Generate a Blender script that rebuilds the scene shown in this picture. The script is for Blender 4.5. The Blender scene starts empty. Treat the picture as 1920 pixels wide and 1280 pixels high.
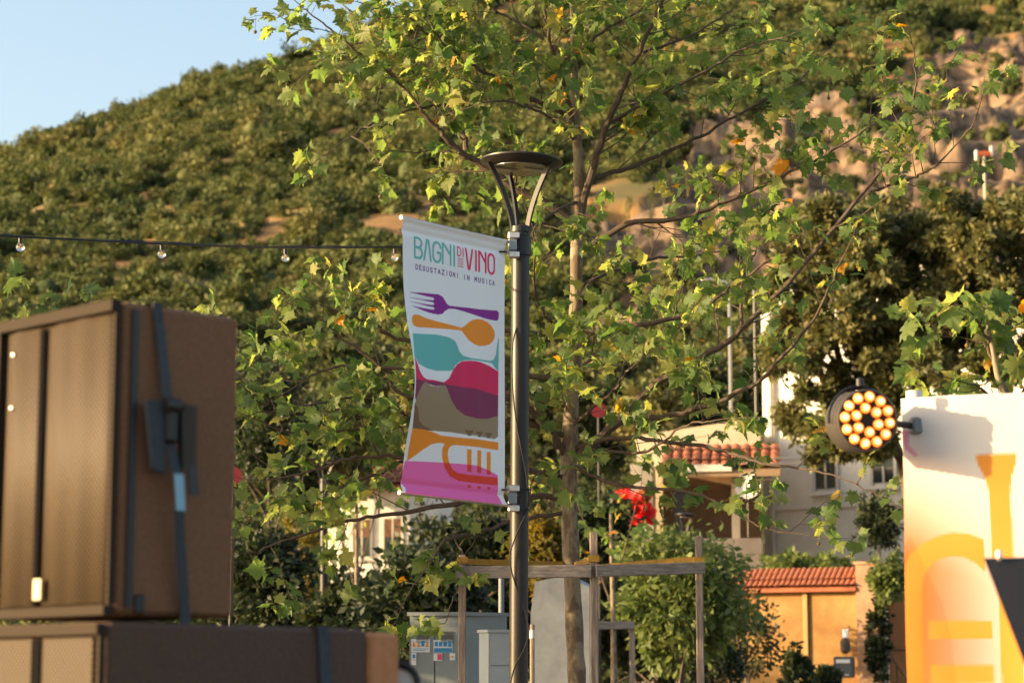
import bpy, math, random
import numpy as np
from mathutils import Vector, Matrix, noise
# ------------------------------------------------------------------ camera, sky, sun, exposure
SC = bpy.context.scene; COL = SC.collection
F = 4200.0; PITCH = math.radians(8.93); CAM = Vector((0, 0, 1.6))
cd = bpy.data.cameras.new('camera'); cam = bpy.data.objects.new('camera', cd); COL.objects.link(cam)
cam.location = CAM; cam.rotation_euler = (math.pi/2 + PITCH, 0, 0)
cd.sensor_width = 36; cd.lens = F/1920*36; cd.clip_start = .1; cd.clip_end = 5000
cd.dof.use_dof = True; cd.dof.focus_distance = 14.3; cd.dof.aperture_fstop = 3.3
SC.camera = cam
SUN_EL = math.radians(12); TS = Vector((-math.cos(SUN_EL)*.985, -math.cos(SUN_EL)*.17, math.sin(SUN_EL)))   # towards the sun
w = bpy.data.worlds.new('World'); SC.world = w; w.use_nodes = True
nt = w.node_tree; sky = nt.nodes.new('ShaderNodeTexSky'); sky.sky_type = 'NISHITA'; sky.sun_disc = False
sky.sun_elevation = SUN_EL; sky.sun_rotation = math.atan2(TS.x, TS.y); sky.air_density = 1.0; sky.dust_density = 4.0; sky.ozone_density = .6
nt.links.new(sky.outputs[0], nt.nodes['Background'].inputs[0]); nt.nodes['Background'].inputs[1].default_value = .15
sd = bpy.data.lights.new('sun', 'SUN'); sd.energy = 4.7; sd.angle = math.radians(.5); sd.color = (1, .73, .39)
so = bpy.data.objects.new('sun', sd); COL.objects.link(so); so.rotation_euler = TS.to_track_quat('Z', 'Y').to_euler(); so.location = (-20, -5, 15)
SC.view_settings.view_transform = 'Standard'; SC.view_settings.look = 'None'; SC.view_settings.exposure = 1.5; SC.view_settings.gamma = 1
SC.cycles.use_denoising = True; SC.cycles.max_bounces = 8; SC.cycles.sample_clamp_indirect = 6
# ------------------------------------------------------------------ helpers
R = random.Random(7); NP = np.random.default_rng(7)
cp, sp = math.cos(PITCH), math.sin(PITCH)
def at(px, py, Y):
    u, v = (px-960)/F, (640-py)/F
    d = Vector((u, cp - v*sp, sp + v*cp)); return CAM + d*(Y/d.y)
def zat(py, Y): return at(960, py, Y).z
def xat(px, Y, py=900): return at(px, py, Y).x
MATS = {}
def mat(name, col, rough=.7, metal=0, var=0, scale=8, bump=0, spec=.4, col2=None, emit=None, stretch=None, detail=6):
    if name in MATS: return MATS[name]
    m = bpy.data.materials.new(name); m.use_nodes = True; n = m.node_tree; b = n.nodes['Principled BSDF']
    b.inputs['Base Color'].default_value = (*col, 1); b.inputs['Roughness'].default_value = rough; b.inputs['Metallic'].default_value = metal
    b.inputs['Specular IOR Level'].default_value = spec
    if emit: b.inputs['Emission Color'].default_value = (*emit[0], 1); b.inputs['Emission Strength'].default_value = emit[1]
    if var or bump or col2:
        tc = n.nodes.new('ShaderNodeTexCoord'); mp = n.nodes.new('ShaderNodeMapping'); tx = n.nodes.new('ShaderNodeTexNoise')
        mp.inputs['Scale'].default_value = stretch or (1, 1, 1)
        tx.inputs['Scale'].default_value = scale; tx.inputs['Detail'].default_value = detail; tx.inputs['Roughness'].default_value = .65
        n.links.new(tc.outputs['Object'], mp.inputs[0]); n.links.new(mp.outputs[0], tx.inputs['Vector'])
        rp = n.nodes.new('ShaderNodeValToRGB'); c2 = col2 or tuple(max(0, c*(1-var)) for c in col)
        rp.color_ramp.elements[0].position = .36; rp.color_ramp.elements[1].position = .64
        rp.color_ramp.elements[0].color = (*c2, 1); rp.color_ramp.elements[1].color = (*col, 1)
        n.links.new(tx.outputs[0], rp.inputs[0]); n.links.new(rp.outputs[0], b.inputs['Base Color'])
        if bump:
            bp = n.nodes.new('ShaderNodeBump'); bp.inputs['Strength'].default_value = bump; bp.inputs['Distance'].default_value = .02
            n.links.new(tx.outputs[0], bp.inputs['Height']); n.links.new(bp.outputs[0], b.inputs['Normal'])
    MATS[name] = m; return m
def leafmat(name, stops, transl=.35, objrand=False, rough=.55, tv=1.7):
    m = bpy.data.materials.new(name); m.use_nodes = True; n = m.node_tree; b = n.nodes['Principled BSDF']; out = n.nodes['Material Output']
    if objrand: a = n.nodes.new('ShaderNodeObjectInfo').outputs['Random']
    else:
        at_ = n.nodes.new('ShaderNodeAttribute'); at_.attribute_name = 'rnd'; a = at_.outputs['Fac']
    rp = n.nodes.new('ShaderNodeValToRGB'); e = rp.color_ramp.elements
    while len(e) < len(stops): e.new(.5)
    for i, (p, c) in enumerate(stops): e[i].position = p; e[i].color = (*c, 1)
    n.links.new(a, rp.inputs[0]); n.links.new(rp.outputs[0], b.inputs['Base Color'])
    b.inputs['Roughness'].default_value = rough; b.inputs['Specular IOR Level'].default_value = .35
    t = n.nodes.new('ShaderNodeBsdfTranslucent'); mx = n.nodes.new('ShaderNodeMixShader'); mx.inputs[0].default_value = transl
    hs = n.nodes.new('ShaderNodeHueSaturation'); hs.inputs['Value'].default_value = tv; hs.inputs['Hue'].default_value = .5 if tv < 2 else .488; hs.inputs['Saturation'].default_value = 1.1
    n.links.new(rp.outputs[0], hs.inputs['Color']); n.links.new(hs.outputs[0], t.inputs[0])
    n.links.new(b.outputs[0], mx.inputs[1]); n.links.new(t.outputs[0], mx.inputs[2]); n.links.new(mx.outputs[0], out.inputs[0])
    MATS[name] = m; return m
def attrmat(name, rough=.6, transl=0):
    m = bpy.data.materials.new(name); m.use_nodes = True; n = m.node_tree; b = n.nodes['Principled BSDF']
    a = n.nodes.new('ShaderNodeAttribute'); a.attribute_name = 'print'; n.links.new(a.outputs['Color'], b.inputs['Base Color'])
    b.inputs['Roughness'].default_value = rough; b.inputs['Specular IOR Level'].default_value = .25
    tc = n.nodes.new('ShaderNodeTexCoord'); tx = n.nodes.new('ShaderNodeTexNoise'); tx.inputs['Scale'].default_value = 5
    bp = n.nodes.new('ShaderNodeBump'); bp.inputs['Strength'].default_value = .12; bp.inputs['Distance'].default_value = .03
    n.links.new(tc.outputs['Object'], tx.inputs['Vector']); n.links.new(tx.outputs[0], bp.inputs['Height']); n.links.new(bp.outputs[0], b.inputs['Normal'])
    if transl:
        t = n.nodes.new('ShaderNodeBsdfTranslucent'); n.links.new(a.outputs['Color'], t.inputs[0]); mx = n.nodes.new('ShaderNodeMixShader'); mx.inputs[0].default_value = transl
        n.links.new(b.outputs[0], mx.inputs[1]); n.links.new(t.outputs[0], mx.inputs[2]); n.links.new(mx.outputs[0], n.nodes['Material Output'].inputs[0])
    return m
def root_loc(o):
    while o.parent: o = o.parent
    return o.location
def thing(name, label, cat, loc, group=None):
    o = bpy.data.objects.new(name, None); COL.objects.link(o); o.location = loc; o.empty_display_size = .2
    return tag(o, label, cat, group)
def tag(o, label=None, cat=None, group=None, kind=None):
    for k, v in (('label', label), ('category', cat), ('group', group), ('kind', kind)):
        if v: o[k] = v
    return o
def frame(d, roll_up=Vector((0, 0, 1))):
    d = Vector(d).normalized(); a = d.cross(roll_up)
    if a.length < 1e-3: a = d.cross(Vector((1, 0, 0)))
    a.normalize(); return d, a, a.cross(d)
class MB:
    def __init__(s): s.v = []; s.f = []; s.m = []
    def add(s, v, f, m=0):
        k = len(s.v); s.v += [Vector(p) for p in v]; s.f += [tuple(i+k for i in q) for q in f]; s.m += [m]*len(f); return s
    def box(s, c, dx, dy, dz, X=Vector((1, 0, 0)), Yv=Vector((0, 1, 0)), Z=Vector((0, 0, 1)), m=0, bev=0):
        c = Vector(c); h = (dx/2, dy/2, dz/2)
        if bev <= 0:
            v = [c + X*(h[0]*i) + Yv*(h[1]*j) + Z*(h[2]*k) for i in (-1, 1) for j in (-1, 1) for k in (-1, 1)]
            return s.add(v, [(0, 1, 3, 2), (4, 6, 7, 5), (0, 4, 5, 1), (2, 3, 7, 6), (0, 2, 6, 4), (1, 5, 7, 3)], m)
        rings = []
        for zz, ins in ((-h[2], bev), (-h[2]+bev, 0), (h[2]-bev, 0), (h[2], bev)):
            r = []
            for sx, sy, o in ((-1, -1, 0), (1, -1, 1), (1, 1, 0), (-1, 1, 1)):
                a, b = h[0]-ins, h[1]-ins
                p1 = (sx*(a-bev), sy*b); p2 = (sx*a, sy*(b-bev))
                r += [p2, p1] if o == 0 else [p1, p2]
            rings.append([c + X*p[0] + Yv*p[1] + Z*zz for p in r])
        v = [p for r in rings for p in r]; f = [tuple(range(7, -1, -1)), tuple(range(24, 32))]
        for k in range(3):
            for i in range(8): j = (i+1) % 8; f.append((k*8+i, k*8+j, k*8+8+j, k*8+8+i))
        return s.add(v, f, m)
    def tube(s, pts, rad, n=8, m=0, cap=True):
        pts = [Vector(p) for p in pts]; rad = rad if hasattr(rad, '__len__') else [rad]*len(pts); v = []; f = []; up = None
        for i, p in enumerate(pts):
            d = (pts[min(i+1, len(pts)-1)] - pts[max(i-1, 0)]).normalized()
            if up is None: _, a, b = frame(d, Vector((.13, .3, .9)))
            else:
                b = up - d*up.dot(d); b.normalize(); a = d.cross(b)
            up = b
            v += [p + (a*math.cos(t) + b*math.sin(t))*rad[i] for t in (2*math.pi*k/n for k in range(n))]
        for i in range(len(pts)-1):
            for k in range(n): j = (k+1) % n; f.append((i*n+k, i*n+j, i*n+n+j, i*n+n+k))
        if cap: f += [tuple(range(n-1, -1, -1)), tuple(range((len(pts)-1)*n, len(pts)*n))]
        return s.add(v, f, m)
    def lathe(s, c, axis, prof, n=32, m=0, ref=Vector((0, 0, 1))):       # prof: (radius, along)
        c = Vector(c); d, a, b = frame(axis, ref); v = []; f = []
        for r, t in prof: v += [c + d*t + (a*math.cos(q) + b*math.sin(q))*r for q in (2*math.pi*k/n for k in range(n))]
        for i in range(len(prof)-1):
            for k in range(n): j = (k+1) % n; f.append((i*n+k, i*n+j, i*n+n+j, i*n+n+k))
        if prof[0][0] > 1e-4: f.append(tuple(range(n-1, -1, -1)))
        if prof[-1][0] > 1e-4: f.append(tuple(range((len(prof)-1)*n, len(prof)*n)))
        return s.add(v, f, m)
    def prism(s, poly, d, m=0):                                          # 3-D outline pushed along d
        n = len(poly); v = [Vector(p) for p in poly] + [Vector(p)+Vector(d) for p in poly]
        return s.add(v, [tuple(range(n-1, -1, -1)), tuple(range(n, 2*n))] + [(i, (i+1) % n, n+(i+1) % n, n+i) for i in range(n)], m)
    def build(s, name, mats, parent=None, smooth=False, label=None):
        o0 = root_loc(parent) if parent else Vector((0, 0, 0))
        me = bpy.data.meshes.new(name); me.from_pydata([v - o0 for v in s.v], [], s.f)
        for mm in (mats if isinstance(mats, (list, tuple)) else [mats]): me.materials.append(mm)
        me.polygons.foreach_set('material_index', s.m)
        import bmesh
        bm = bmesh.new(); bm.from_mesh(me); bmesh.ops.recalc_face_normals(bm, faces=bm.faces); bm.to_mesh(me); bm.free()
        if smooth:
            me.polygons.foreach_set('use_smooth', [True]*len(me.polygons))
            try: me.set_sharp_from_angle(angle=math.radians(smooth if smooth is not True else 40))
            except Exception: pass
        ob = bpy.data.objects.new(name, me); COL.objects.link(ob)
        if parent: ob.parent = parent
        if label: ob['label'] = label
        return ob
def spline(pts, n=6):
    pts = [Vector(p) for p in pts]; out = []
    for i in range(len(pts)-1):
        p0, p1, p2, p3 = pts[max(i-1, 0)], pts[i], pts[i+1], pts[min(i+2, len(pts)-1)]
        for k in range(n):
            t = k/n; out.append(.5*((2*p1)+(p2-p0)*t+(2*p0-5*p1+4*p2-p3)*t*t+(3*p1-p0-3*p2+p3)*t**3))
    return out+[pts[-1]]
def npmesh(name, V, Q, mats, parent=None, rnd=None, smooth=False, link=True):
    me = bpy.data.meshes.new(name); k = Q.shape[1]; V = V - np.array(root_loc(parent)) if parent else V
    me.vertices.add(len(V)); me.vertices.foreach_set('co', V.astype(np.float32).ravel())
    me.loops.add(Q.size); me.loops.foreach_set('vertex_index', Q.astype(np.int32).ravel())
    me.polygons.add(len(Q)); me.polygons.foreach_set('loop_start', np.arange(0, Q.size, k, dtype=np.int32))
    me.update(calc_edges=True); me.validate()
    if rnd is not None: a = me.attributes.new('rnd', 'FLOAT', 'FACE'); a.data.foreach_set('value', rnd.astype(np.float32))
    if smooth: me.polygons.foreach_set('use_smooth', [True]*len(me.polygons))
    for m in (mats if isinstance(mats, (list, tuple)) else [mats]): me.materials.append(m)
    o = bpy.data.objects.new(name, me)
    if link: COL.objects.link(o)
    if parent: o.parent = parent
    return o
def norm(a): return a/np.maximum(np.linalg.norm(a, axis=1, keepdims=True), 1e-6)
def leafquads(P, out, size, aspect, spread=.8, droop=0.):
    """one pointed, folded leaf (4 corners) per point; out = preferred outward direction"""
    n = len(P); d = norm(out*.8 + NP.normal(size=(n, 3))*spread + np.array([0, 0, -droop])); a = norm(np.cross(d, NP.normal(size=(n, 3))))
    s = size*NP.uniform(.6, 1.3, (n, 1)); nn = np.cross(d, a)
    V = np.stack([P, P + d*s*.5 + a*s*aspect*.5 + nn*s*.06, P + d*s, P + d*s*.5 - a*s*aspect*.5 + nn*s*.06], 1).reshape(-1, 3)
    return V, np.arange(4*n).reshape(n, 4)
def clumps(cen, rad, K, per, cr, shell=.75):
    """leaf points gathered in K clumps inside an ellipsoid; returns points, outward directions and one tint per point"""
    u = norm(NP.normal(size=(K, 3))); r = (1-(1-shell)*NP.random((K, 1))**1.0)*NP.uniform(.55, 1.08, (K, 1)); C = u*r
    P = np.repeat(C, per, 0)*np.array(rad) + norm(NP.normal(size=(K*per, 3)))*(NP.random((K*per, 1))**.5)*np.repeat(cr*NP.uniform(.5, 1.3, (K, 1)), per, 0)
    o = norm(P - np.repeat(C, per, 0)*np.array(rad)*.75); t = np.clip(np.repeat(NP.random(K), per)*.7 + NP.random(K*per)*.3, 0, 1)
    return P + np.array(cen), o, t
# ------------------------------------------------------------------ materials used in many places
M_metal = mat('anthracite paint', (.026, .022, .019), .42, .2, var=.25, scale=30)
M_black = mat('black plastic', (.012, .012, .014), .45)
M_steel = mat('galvanised steel', (.62, .58, .54), .38, .85, var=.2, scale=40)
M_white = mat('white plaster', (.72, .68, .6), .85, var=.16, scale=1.3, bump=.1)
M_wood = mat('weathered wood', (.30, .235, .185), .85, col2=(.14, .105, .085), scale=9, stretch=(5, 5, .35), bump=.5)
M_woodh = mat('weathered rail wood', (.25, .22, .195), .85, col2=(.13, .115, .105), scale=9, stretch=(.35, 5, 6), bump=.5)
M_bark = mat('plane bark', (.23, .18, .12), .85, col2=(.12, .085, .055), scale=11, stretch=(1.3, 1.3, .6), bump=.5, detail=4)
M_twig = mat('twig bark', (.10, .068, .05), .8, var=.4, scale=20)
M_dbark = mat('dark bark', (.12, .085, .06), .9, var=.5, scale=10, bump=.5)
M_tile = mat('terracotta tile', (.42, .13, .06), .85, var=.45, scale=3)
M_glass = mat('dark window glass', (.02, .03, .03), .08, spec=.6)
G1, G2, G3 = (.07, .10, .03), (.11, .15, .04), (.17, .19, .045)
for _e, _p in zip(M_bark.node_tree.nodes['Color Ramp'].color_ramp.elements, (.44, .55)): _e.position = _p
L_plane = leafmat('plane leaf', [(0, (.042, .078, .02)), (.45, (.078, .12, .031)), (.85, (.155, .18, .048)), (.988, (.22, .2, .048)), (1, (.5, .2, .02))], .5, tv=3.3)
L_planeo = leafmat('plane leaf single', [(0, (.042, .078, .02)), (.45, (.078, .12, .031)), (.85, (.155, .18, .048)), (.988, (.22, .2, .048)), (1, (.5, .2, .02))], .5, objrand=True, tv=3.3)
L_olive = leafmat('holm oak leaf', [(0, (.05, .06, .02)), (.5, (.10, .105, .035)), (1, (.22, .18, .06))], .22)
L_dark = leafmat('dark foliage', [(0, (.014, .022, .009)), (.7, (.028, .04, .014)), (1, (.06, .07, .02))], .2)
L_light = leafmat('light shrub leaf', [(0, (.07, .10, .03)), (.6, (.13, .165, .045)), (1, (.2, .22, .07))], .35)
L_sunlit = leafmat('sunlit yellow foliage', [(0, (.09, .08, .015)), (1, (.2, .14, .025))], .35)  # yellow of the low sun put into the leaf colour
L_red = leafmat('bougainvillea', [(0, (.06, .09, .02)), (.35, (.08, .10, .02)), (.42, (.6, .03, .03)), (1, (.75, .06, .06))], .35)
L_scrub = leafmat('scrub foliage', [(0, (.022, .034, .010)), (.3, (.055, .074, .02)), (.6, (.105, .115, .033)), (.85, (.165, .15, .05)), (1, (.21, .12, .03))], .15, rough=.8)
_n = L_scrub.node_tree; _a = [q for q in _n.nodes if q.type == 'ATTRIBUTE'][0]; _r = [q for q in _n.nodes if q.type == 'VALTORGB'][0]; _o = _n.nodes.new('ShaderNodeObjectInfo'); _m = _n.nodes.new('ShaderNodeMix')   # every bush its own tint
_m.inputs[0].default_value = .6; _n.links.new(_a.outputs['Fac'], _m.inputs[2]); _n.links.new(_o.outputs['Random'], _m.inputs[3]); _n.links.new(_m.outputs[0], _r.inputs[0])
# ------------------------------------------------------------------ ground and hills
def ground():
    m = mat('paving and dirt', (.16, .14, .12), .9, var=.4, scale=.5, bump=.2)
    tag(MB().add([(-900, -300, 0), (900, -300, 0), (900, 2500, 0), (-900, 2500, 0)], [(0, 1, 2, 3)]).build('ground', m), kind='structure')
ground()
RIDGE = [(-900, 560), (-500, 450), (-250, 385), (-100, 345), (0, 325), (60, 296), (150, 273), (230, 243), (330, 200), (420, 172), (500, 138), (560, 118), (640, 92), (760, 45), (880, 5), (1100, -70), (1500, -190), (1920, -300), (2500, -400)]
RX = [at(p, 640, 400).x for p, q in RIDGE]; RH = [at(960, q, 400).z for p, q in RIDGE]
def hill(x, y, rough=True):
    H = np.interp(x, RX, RH); s = np.clip((y-78)/322, 0, None)
    z = H*np.where(s <= 1, s, 1-(s-1)*.6)
    if rough: z = z + s.clip(0, 1)*(2.2*np.sin(x*.09+1.3)*np.sin(y*.07) + 1.4*np.sin(x*.21+y*.13) + .8*np.sin(x*.43-y*.37+2))
    return z
def onhill(px, py):
    for Y in np.arange(84, 420, 1.0):
        p = at(px, py, Y)
        if hill(np.array(p.x), np.array(p.y), False) >= p.z: return p
    return at(px, py, 400)
CL = [(1080, 420), (1150, 330), (1290, 262), (1420, 215), (1550, 190), (1640, 150), (1740, 95), (1960, 40), (2100, 20), (2100, 430), (1800, 440), (1600, 420), (1450, 520), (1330, 590), (1200, 620), (1090, 580)]
CLW = [(p.x, p.y) for p in (onhill(*q) for q in CL)]
def inpoly(x, y, poly):
    c = np.zeros(np.shape(x), bool); n = len(poly)
    for i in range(n):
        (x0, y0), (x1, y1) = poly[i], poly[(i+1) % n]
        if y0 == y1: continue
        c ^= ((y0 > y) != (y1 > y)) & (x < (x1-x0)*(y-y0)/(y1-y0)+x0)
    return c
def hillside():
    xs = np.concatenate([np.arange(-190, 0, 1.4), np.arange(0, 80, .6), np.arange(80, 190, 1.4)]); ys = np.concatenate([np.arange(78, 300, .75), np.arange(300, 470, 2.0)])
    X, Y = np.meshgrid(xs, ys); wx = X + 5*np.sin(Y*.19+X*.11) + 3*np.sin(X*.43); wy = Y + 5*np.sin(X*.23) + 3*np.sin(Y*.5+X*.3)
    rock = inpoly(wx, wy, CLW); Z = hill(X, Y)
    fr = lambda x, y, f, o: noise.fractal(Vector((x*f, y*f*.7, 3.1)), .9, 2.1, o)
    rg = np.array([[2.4*fr(x, y, .045, 3) + (-2.6*abs(fr(x, y, .13, 4)) - 1.3*abs(fr(x+40, y, .42, 3)) + .6*fr(x, y, .9, 2)) if r else 0 for x, y, r in zip(a, b, c)] for a, b, c in zip(X, Y, rock)])
    st = 5.5; ph = (Z + 2.2*np.sin(X*.13+Y*.05) + rg)/st; fr_ = ph-np.floor(ph); ter = st*(np.floor(ph) + np.clip((fr_-.35)/.4, 0, 1)**1.3) - st*ph     # ledges and steep faces
    Z = Z + rock*(rg + .7*ter); V = np.stack([X, Y, Z], -1).reshape(-1, 3); ny, nx = X.shape
    i = np.arange(ny*nx).reshape(ny, nx); Q = np.stack([i[:-1, :-1], i[:-1, 1:], i[1:, 1:], i[1:, :-1]], -1).reshape(-1, 4)
    g = mat('dry hillside soil', (.30, .15, .05), .95, col2=(.10, .085, .03), scale=.12, bump=.3)
    r = mat('sandstone cliff', (.26, .165, .095), .95, col2=(.10, .075, .055), scale=.45, bump=1.0, detail=9, stretch=(1, .6, 1.6))
    n = r.node_tree; vo = n.nodes.new('ShaderNodeTexVoronoi'); vo.feature = 'DISTANCE_TO_EDGE'; vo.inputs['Scale'].default_value = .33; rp = n.nodes.new('ShaderNodeValToRGB'); mx = n.nodes.new('ShaderNodeMix'); mx.data_type = 'RGBA'; mx.blend_type = 'MULTIPLY'; mx.inputs[0].default_value = .75   # joints in the rock
    rp.color_ramp.elements[0].color = (.25, .22, .2, 1); rp.color_ramp.elements[1].position = .14; cr = n.nodes['Color Ramp']; tc = n.nodes['Texture Coordinate']
    n.links.new(tc.outputs['Object'], vo.inputs['Vector']); n.links.new(vo.outputs['Distance'], rp.inputs[0]); n.links.new(cr.outputs[0], mx.inputs[6]); n.links.new(rp.outputs[0], mx.inputs[7]); n.links.new(mx.outputs[2], n.nodes['Principled BSDF'].inputs['Base Color'])
    o = npmesh('hillside', V, Q, [g, r]); mi = (rock[:-1, :-1] & rock[1:, 1:]).ravel().astype(np.int32)
    o.data.polygons.foreach_set('material_index', mi); tag(o, kind='structure')
    # a second, farther hill at the left
    pts = [(-400, 330), (-150, 300), (-40, 288), (10, 279), (45, 291), (90, 315), (200, 350)]
    b = MB(); top = [at(p, q, 900) for p, q in pts]
    for k in range(len(top)-1):
        a, c = top[k], top[k+1]; b.add([(a.x, 700, 0), (c.x, 700, 0), c, a, (c.x, 1200, 0), (a.x, 1200, 0)], [(0, 1, 2, 3), (3, 2, 4, 5)])
    tag(b.build('far_hill', mat('far wooded hill', (.045, .06, .035), .95, var=.5, scale=.05), smooth=True), kind='structure')
hillside()
# ------------------------------------------------------------------ scrub on the hill
def bush_mesh(k):
    P = []; O = []; T = []; nb = R.randint(4, 7)
    for j in range(nb):
        c = (R.uniform(-.55, .55), R.uniform(-.55, .55), R.uniform(.25, .75)); r = R.uniform(.35, .6)
        p, o, t = clumps(c, (r, r, r*.85), 9, 22, .3, .7); P.append(p); O.append(o); T.append(t)
    P, O, T = map(np.concatenate, (P, O, T)); V, Q = leafquads(P, O, .165, .7, .7)
    # a closed dark heart keeps the crown from being see-through
    core = MB()
    for j in range(3): core.lathe((R.uniform(-.3, .3), R.uniform(-.3, .3), -.3), (0, 0, 1), [(.2, 0), (.36, .3), (.36, .6), (.2, .8), (.0, .9)], 7)
    cv = np.array([tuple(v) for v in core.v]); cf = np.array([f for f in core.f if len(f) == 4]) + len(V)
    return npmesh('scrub_bush', np.concatenate([V, cv]), np.concatenate([Q, cf]), L_scrub, rnd=np.concatenate([T*.75+R.random()*.25, np.full(len(cf), .1)]), link=False)
BUSH = [bush_mesh(k) for k in range(8)]
def scrub():
    n = 30000; X = NP.uniform(-120, 120, n); Y = 84 + 330*NP.random(n)**.75; X = np.concatenate([X, NP.uniform(-40, 40, 4200)]); Y = np.concatenate([Y, NP.uniform(80, 150, 4200)])
    keep = (np.abs(X) < Y*.27+4); X, Y = X[keep], Y[keep]
    rock = inpoly(X + 5*np.sin(Y*.19+X*.11), Y + 5*np.sin(X*.23), CLW)
    bare = np.array([noise.noise(Vector((x*.05, y*.025, 7))) for x, y in zip(X, Y)])
    keep = np.where(rock, NP.random(len(X)) < .28, (bare < .46) | (NP.random(len(X)) < .72)); X, Y, rock = X[keep], Y[keep], rock[keep]
    sel = NP.random(len(X)) < np.where(Y < 160, 1, .8); X, Y, rock = X[sel], Y[sel], rock[sel]
    Z = hill(X, Y); S = NP.uniform(.55, 1.25, len(X))*(1 + .9*(NP.random(len(X)) < .12))*np.interp(Y, [90, 200, 400], [.95, 1.25, 1.6]); S = np.where(rock, S*.5, S)
    idx = NP.integers(0, 8, len(X)); rot = NP.uniform(0, 6.28, len(X))
    px = 960 + F*X/Y; py = 1300 - F*(Z-1.6)/Y; vis = (px > -20) & (px < 760) & (py < 650) & (py > 250) & ~((px < 450) & (py > 585))
    order = np.argsort(np.where(vis, Y/S, 1e9))[:300]; first = {}
    for i in order:
        o = bpy.data.objects.new('scrub_bush', BUSH[idx[i]].data); COL.objects.link(o); o.location = (X[i], Y[i], Z[i]-.1*S[i]); o.scale = (S[i], S[i], S[i]*.95); o.rotation_euler = (0, 0, rot[i])
        tag(o, 'rounded olive green scrub bush on the lower wooded hillside', 'bush', 'scrub bushes on the hillside'); first.setdefault(idx[i], o)
    rest = np.setdiff1d(np.arange(len(X)), order)
    me = bpy.data.meshes.new('hillside_scrub'); me.vertices.add(len(rest)); me.vertices.foreach_set('co', np.stack([X, Y, Z-.1*S], 1)[rest].astype(np.float32).ravel())
    for nm, ty, val in (('scl', 'FLOAT', S[rest]), ('rot', 'FLOAT', rot[rest])): a = me.attributes.new(nm, ty, 'POINT'); a.data.foreach_set('value', val.astype(np.float32))
    a = me.attributes.new('idx', 'INT', 'POINT'); a.data.foreach_set('value', idx[rest].astype(np.int32))
    o = bpy.data.objects.new('hillside_scrub', me); COL.objects.link(o); tag(o, 'dense olive green scrub covering the hillside', 'scrub', kind='stuff')
    g = bpy.data.node_groups.new('scatter', 'GeometryNodeTree'); g.interface.new_socket('Geometry', in_out='INPUT', socket_type='NodeSocketGeometry'); g.interface.new_socket('Geometry', in_out='OUTPUT', socket_type='NodeSocketGeometry')
    N = g.nodes; gi = N.new('NodeGroupInput'); go = N.new('NodeGroupOutput'); ip = N.new('GeometryNodeInstanceOnPoints'); jn = N.new('GeometryNodeJoinGeometry')
    def named(nm, ty):
        a = N.new('GeometryNodeInputNamedAttribute'); a.data_type = ty; a.inputs['Name'].default_value = nm; return a.outputs[0]
    for k in range(7, -1, -1):
        oi = N.new('GeometryNodeObjectInfo'); oi.inputs['Object'].default_value = first.get(k) or list(first.values())[0]; oi.inputs['As Instance'].default_value = True; g.links.new(oi.outputs['Geometry'], jn.inputs[0])
    cx = N.new('ShaderNodeCombineXYZ'); g.links.new(named('rot', 'FLOAT'), cx.inputs[2])
    g.links.new(gi.outputs[0], ip.inputs['Points']); g.links.new(jn.outputs[0], ip.inputs['Instance']); ip.inputs['Pick Instance'].default_value = True
    g.links.new(named('idx', 'INT'), ip.inputs['Instance Index']); g.links.new(cx.outputs[0], ip.inputs['Rotation']); g.links.new(named('scl', 'FLOAT'), ip.inputs['Scale']); g.links.new(ip.outputs[0], go.inputs[0])
    md = o.modifiers.new('scatter', 'NODES'); md.node_group = g
scrub()
# ------------------------------------------------------------------ generic trees and shrubs
def shrub(name, label, cat, px, py, rx, ry, Y, m, n=2600, size=.16, aspect=.5, group=None, trunk=True, cr=None, droop=.1):
    c = at(px, py, Y); k = Y/F; ax, az = rx*k, ry*k; base = Vector((c.x, c.y, 0)); t = thing(name, label, cat, base, group)
    K = max(12, n//45); P, o, T = clumps(c, (ax, max(ax*.8, .3), az), K, n//K, cr or min(ax, az)*.32, .55); ok = P[:, 2] > .03; P, o, T = P[ok], o[ok], T[ok]
    V, Q = leafquads(P, o, size, aspect, .8, droop); cr_ = npmesh('crown', V, Q, m, t, rnd=T); cr_['kind'] = 'stuff'
    if trunk:
        b = MB(); top = c.z + az*.3; r = max(.03, ax*.06)
        b.tube([base, base.lerp(Vector((c.x+.1*ax, c.y, top)), .5), Vector((c.x, c.y, top))], [r, r*.8, r*.4], 7)
        for j in range(7):
            z = max(.15*top, top*(.35+.08*j)); a = j*2.4
            b.tube([Vector((c.x, c.y, z)), Vector((c.x+math.cos(a)*ax*.4, c.y+math.sin(a)*ax*.3, z+az*.35)), Vector((c.x+math.cos(a)*ax*.8, c.y+math.sin(a)*ax*.6, z+az*.6))], [r*.5, r*.35, r*.12], 5)
        b.build('trunk', M_dbark, t, smooth=True)
    return t
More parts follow.
